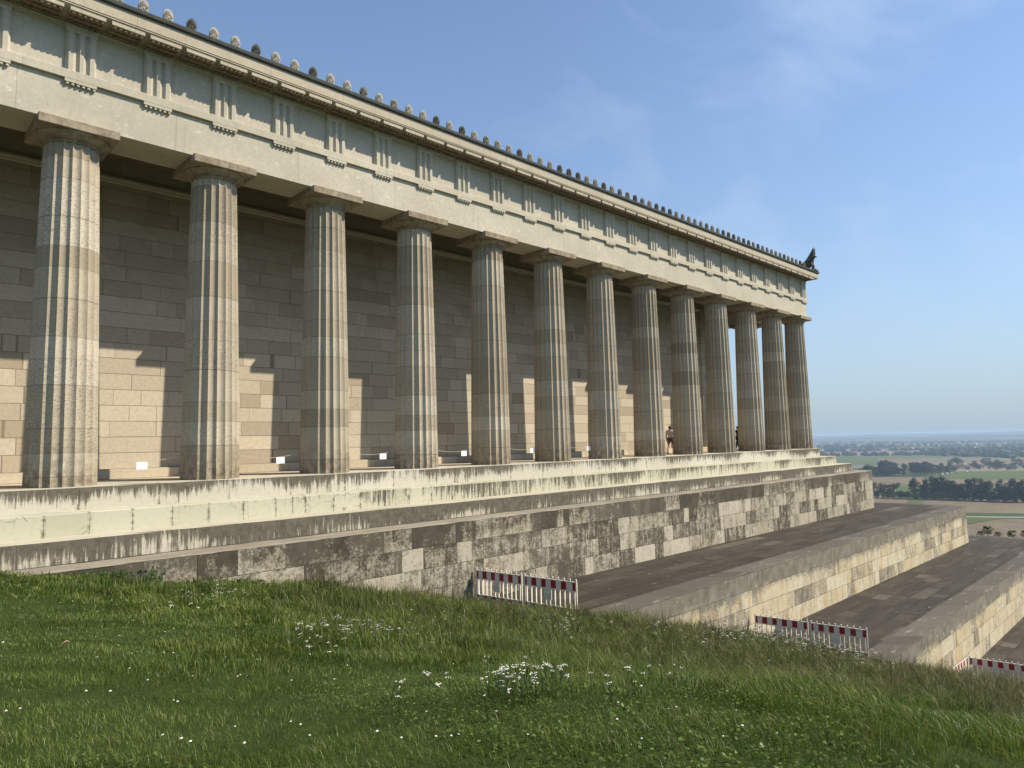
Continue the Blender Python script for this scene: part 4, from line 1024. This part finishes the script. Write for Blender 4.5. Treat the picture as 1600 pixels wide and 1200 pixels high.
woods('distant_woods', [(1280, 713, 1460, 712, 55, 6, 1.5), (1440, 712, 1620, 717, 110, 7.5, 6), (1290, 706.5, 1620, 702, 110, 5, 1.5), (1490, 708, 1620, 705, 70, 6, 3), (1280, 702, 1400, 701, 60, 6, 2), (1400, 699, 1620, 697, 80, 4.5, 1.5), (1280, 696, 1620, 692, 200, 4, 2.5), (1280, 691, 1620, 687, 260, 2.6, 2.5), (1280, 687.5, 1620, 683, 300, 1.6, 1.6)], MT['wood'])
# far villages: pale buildings catching the sun
fv = MB(); rv = random.Random(3)
for (xa, xb, y, n) in ((1385, 1400, 703, 5), (1400, 1425, 702, 7), (1340, 1360, 704, 4), (1490, 1540, 700.5, 12), (1500, 1530, 694, 8), (1420, 1470, 697, 8), (1560, 1600, 695, 8), (1400, 1440, 690, 5), (1505, 1520, 688, 4)):
    for i in range(n):
        p = on_z(rv.uniform(xa, xb), y+rv.uniform(-.6, .6), ZP); w, d, h = rv.uniform(12, 45), rv.uniform(10, 18), rv.uniform(5, 9)
        fv.box((p.x-w/2, p.y-d/2, p.z), (p.x+w/2, p.y+d/2, p.z+h)); fv.add([(p.x-w/2, p.y-d/2, p.z+h), (p.x+w/2, p.y-d/2, p.z+h), (p.x+w/2, p.y, p.z+h+4), (p.x-w/2, p.y, p.z+h+4), (p.x+w/2, p.y+d/2, p.z+h), (p.x-w/2, p.y+d/2, p.z+h)], [(0, 1, 2, 3), (3, 2, 4, 5)], 1)
o = fv.build('distant_buildings', [MT['plaster'], MT['tile']]); tag(o, kind='stuff')
# hills on the skyline
MT['hills'] = simple('far_hills', (.055, .075, .04), .95, .5, .002)
def hills(d0, h0, amp, seed):
    vs = []; fs = []; n = 90
    az = np.linspace(R(30), R(100), n)
    for j, (dd, kf) in enumerate(((0, 0), (500, .6), (1100, 1.), (2400, .7), (3000, 0))):
        for i, a in enumerate(az):
            hh_ = h0 + amp*(mnoise.noise((i*.11, seed, 0)) + .45*mnoise.noise((i*.37, seed, 4)) + .2*mnoise.noise((i*1.1, seed, 8))); hh_ += (i/n)*18
            vs.append((CAM.x+(d0+dd)*math.sin(a), CAM.y+(d0+dd)*math.cos(a), ZP-2+max(2, hh_)*kf))
    for j in range(4):
        for i in range(n-1): fs.append((j*n+i, j*n+i+1, (j+1)*n+i+1, (j+1)*n+i))
    o = obj('hills', vs, fs, MT['hills'], smooth=True); tag(o, kind='structure')
hills(7000, 38, 22, 1.); hills(10500, 66, 20, 5.)
# ------------------------------------------------------------------ haze
HAZE = 1.3e-4
hz = bpy.data.materials.new('haze'); hz.use_nodes = True; ht = hz.node_tree; ht.nodes.clear()
ho = ht.nodes.new('ShaderNodeOutputMaterial'); hv = ht.nodes.new('ShaderNodeVolumePrincipled'); hv.inputs['Color'].default_value = (.62, .80, 1.0, 1); hv.inputs['Density'].default_value = HAZE; hv.inputs['Anisotropy'].default_value = .1
ht.links.new(hv.outputs[0], ho.inputs['Volume'])
hb = MB(); hb.box((-6500, -6500, -79), (16500, 16500, 24)); o = hb.build('haze', hz); tag(o, kind='stuff')
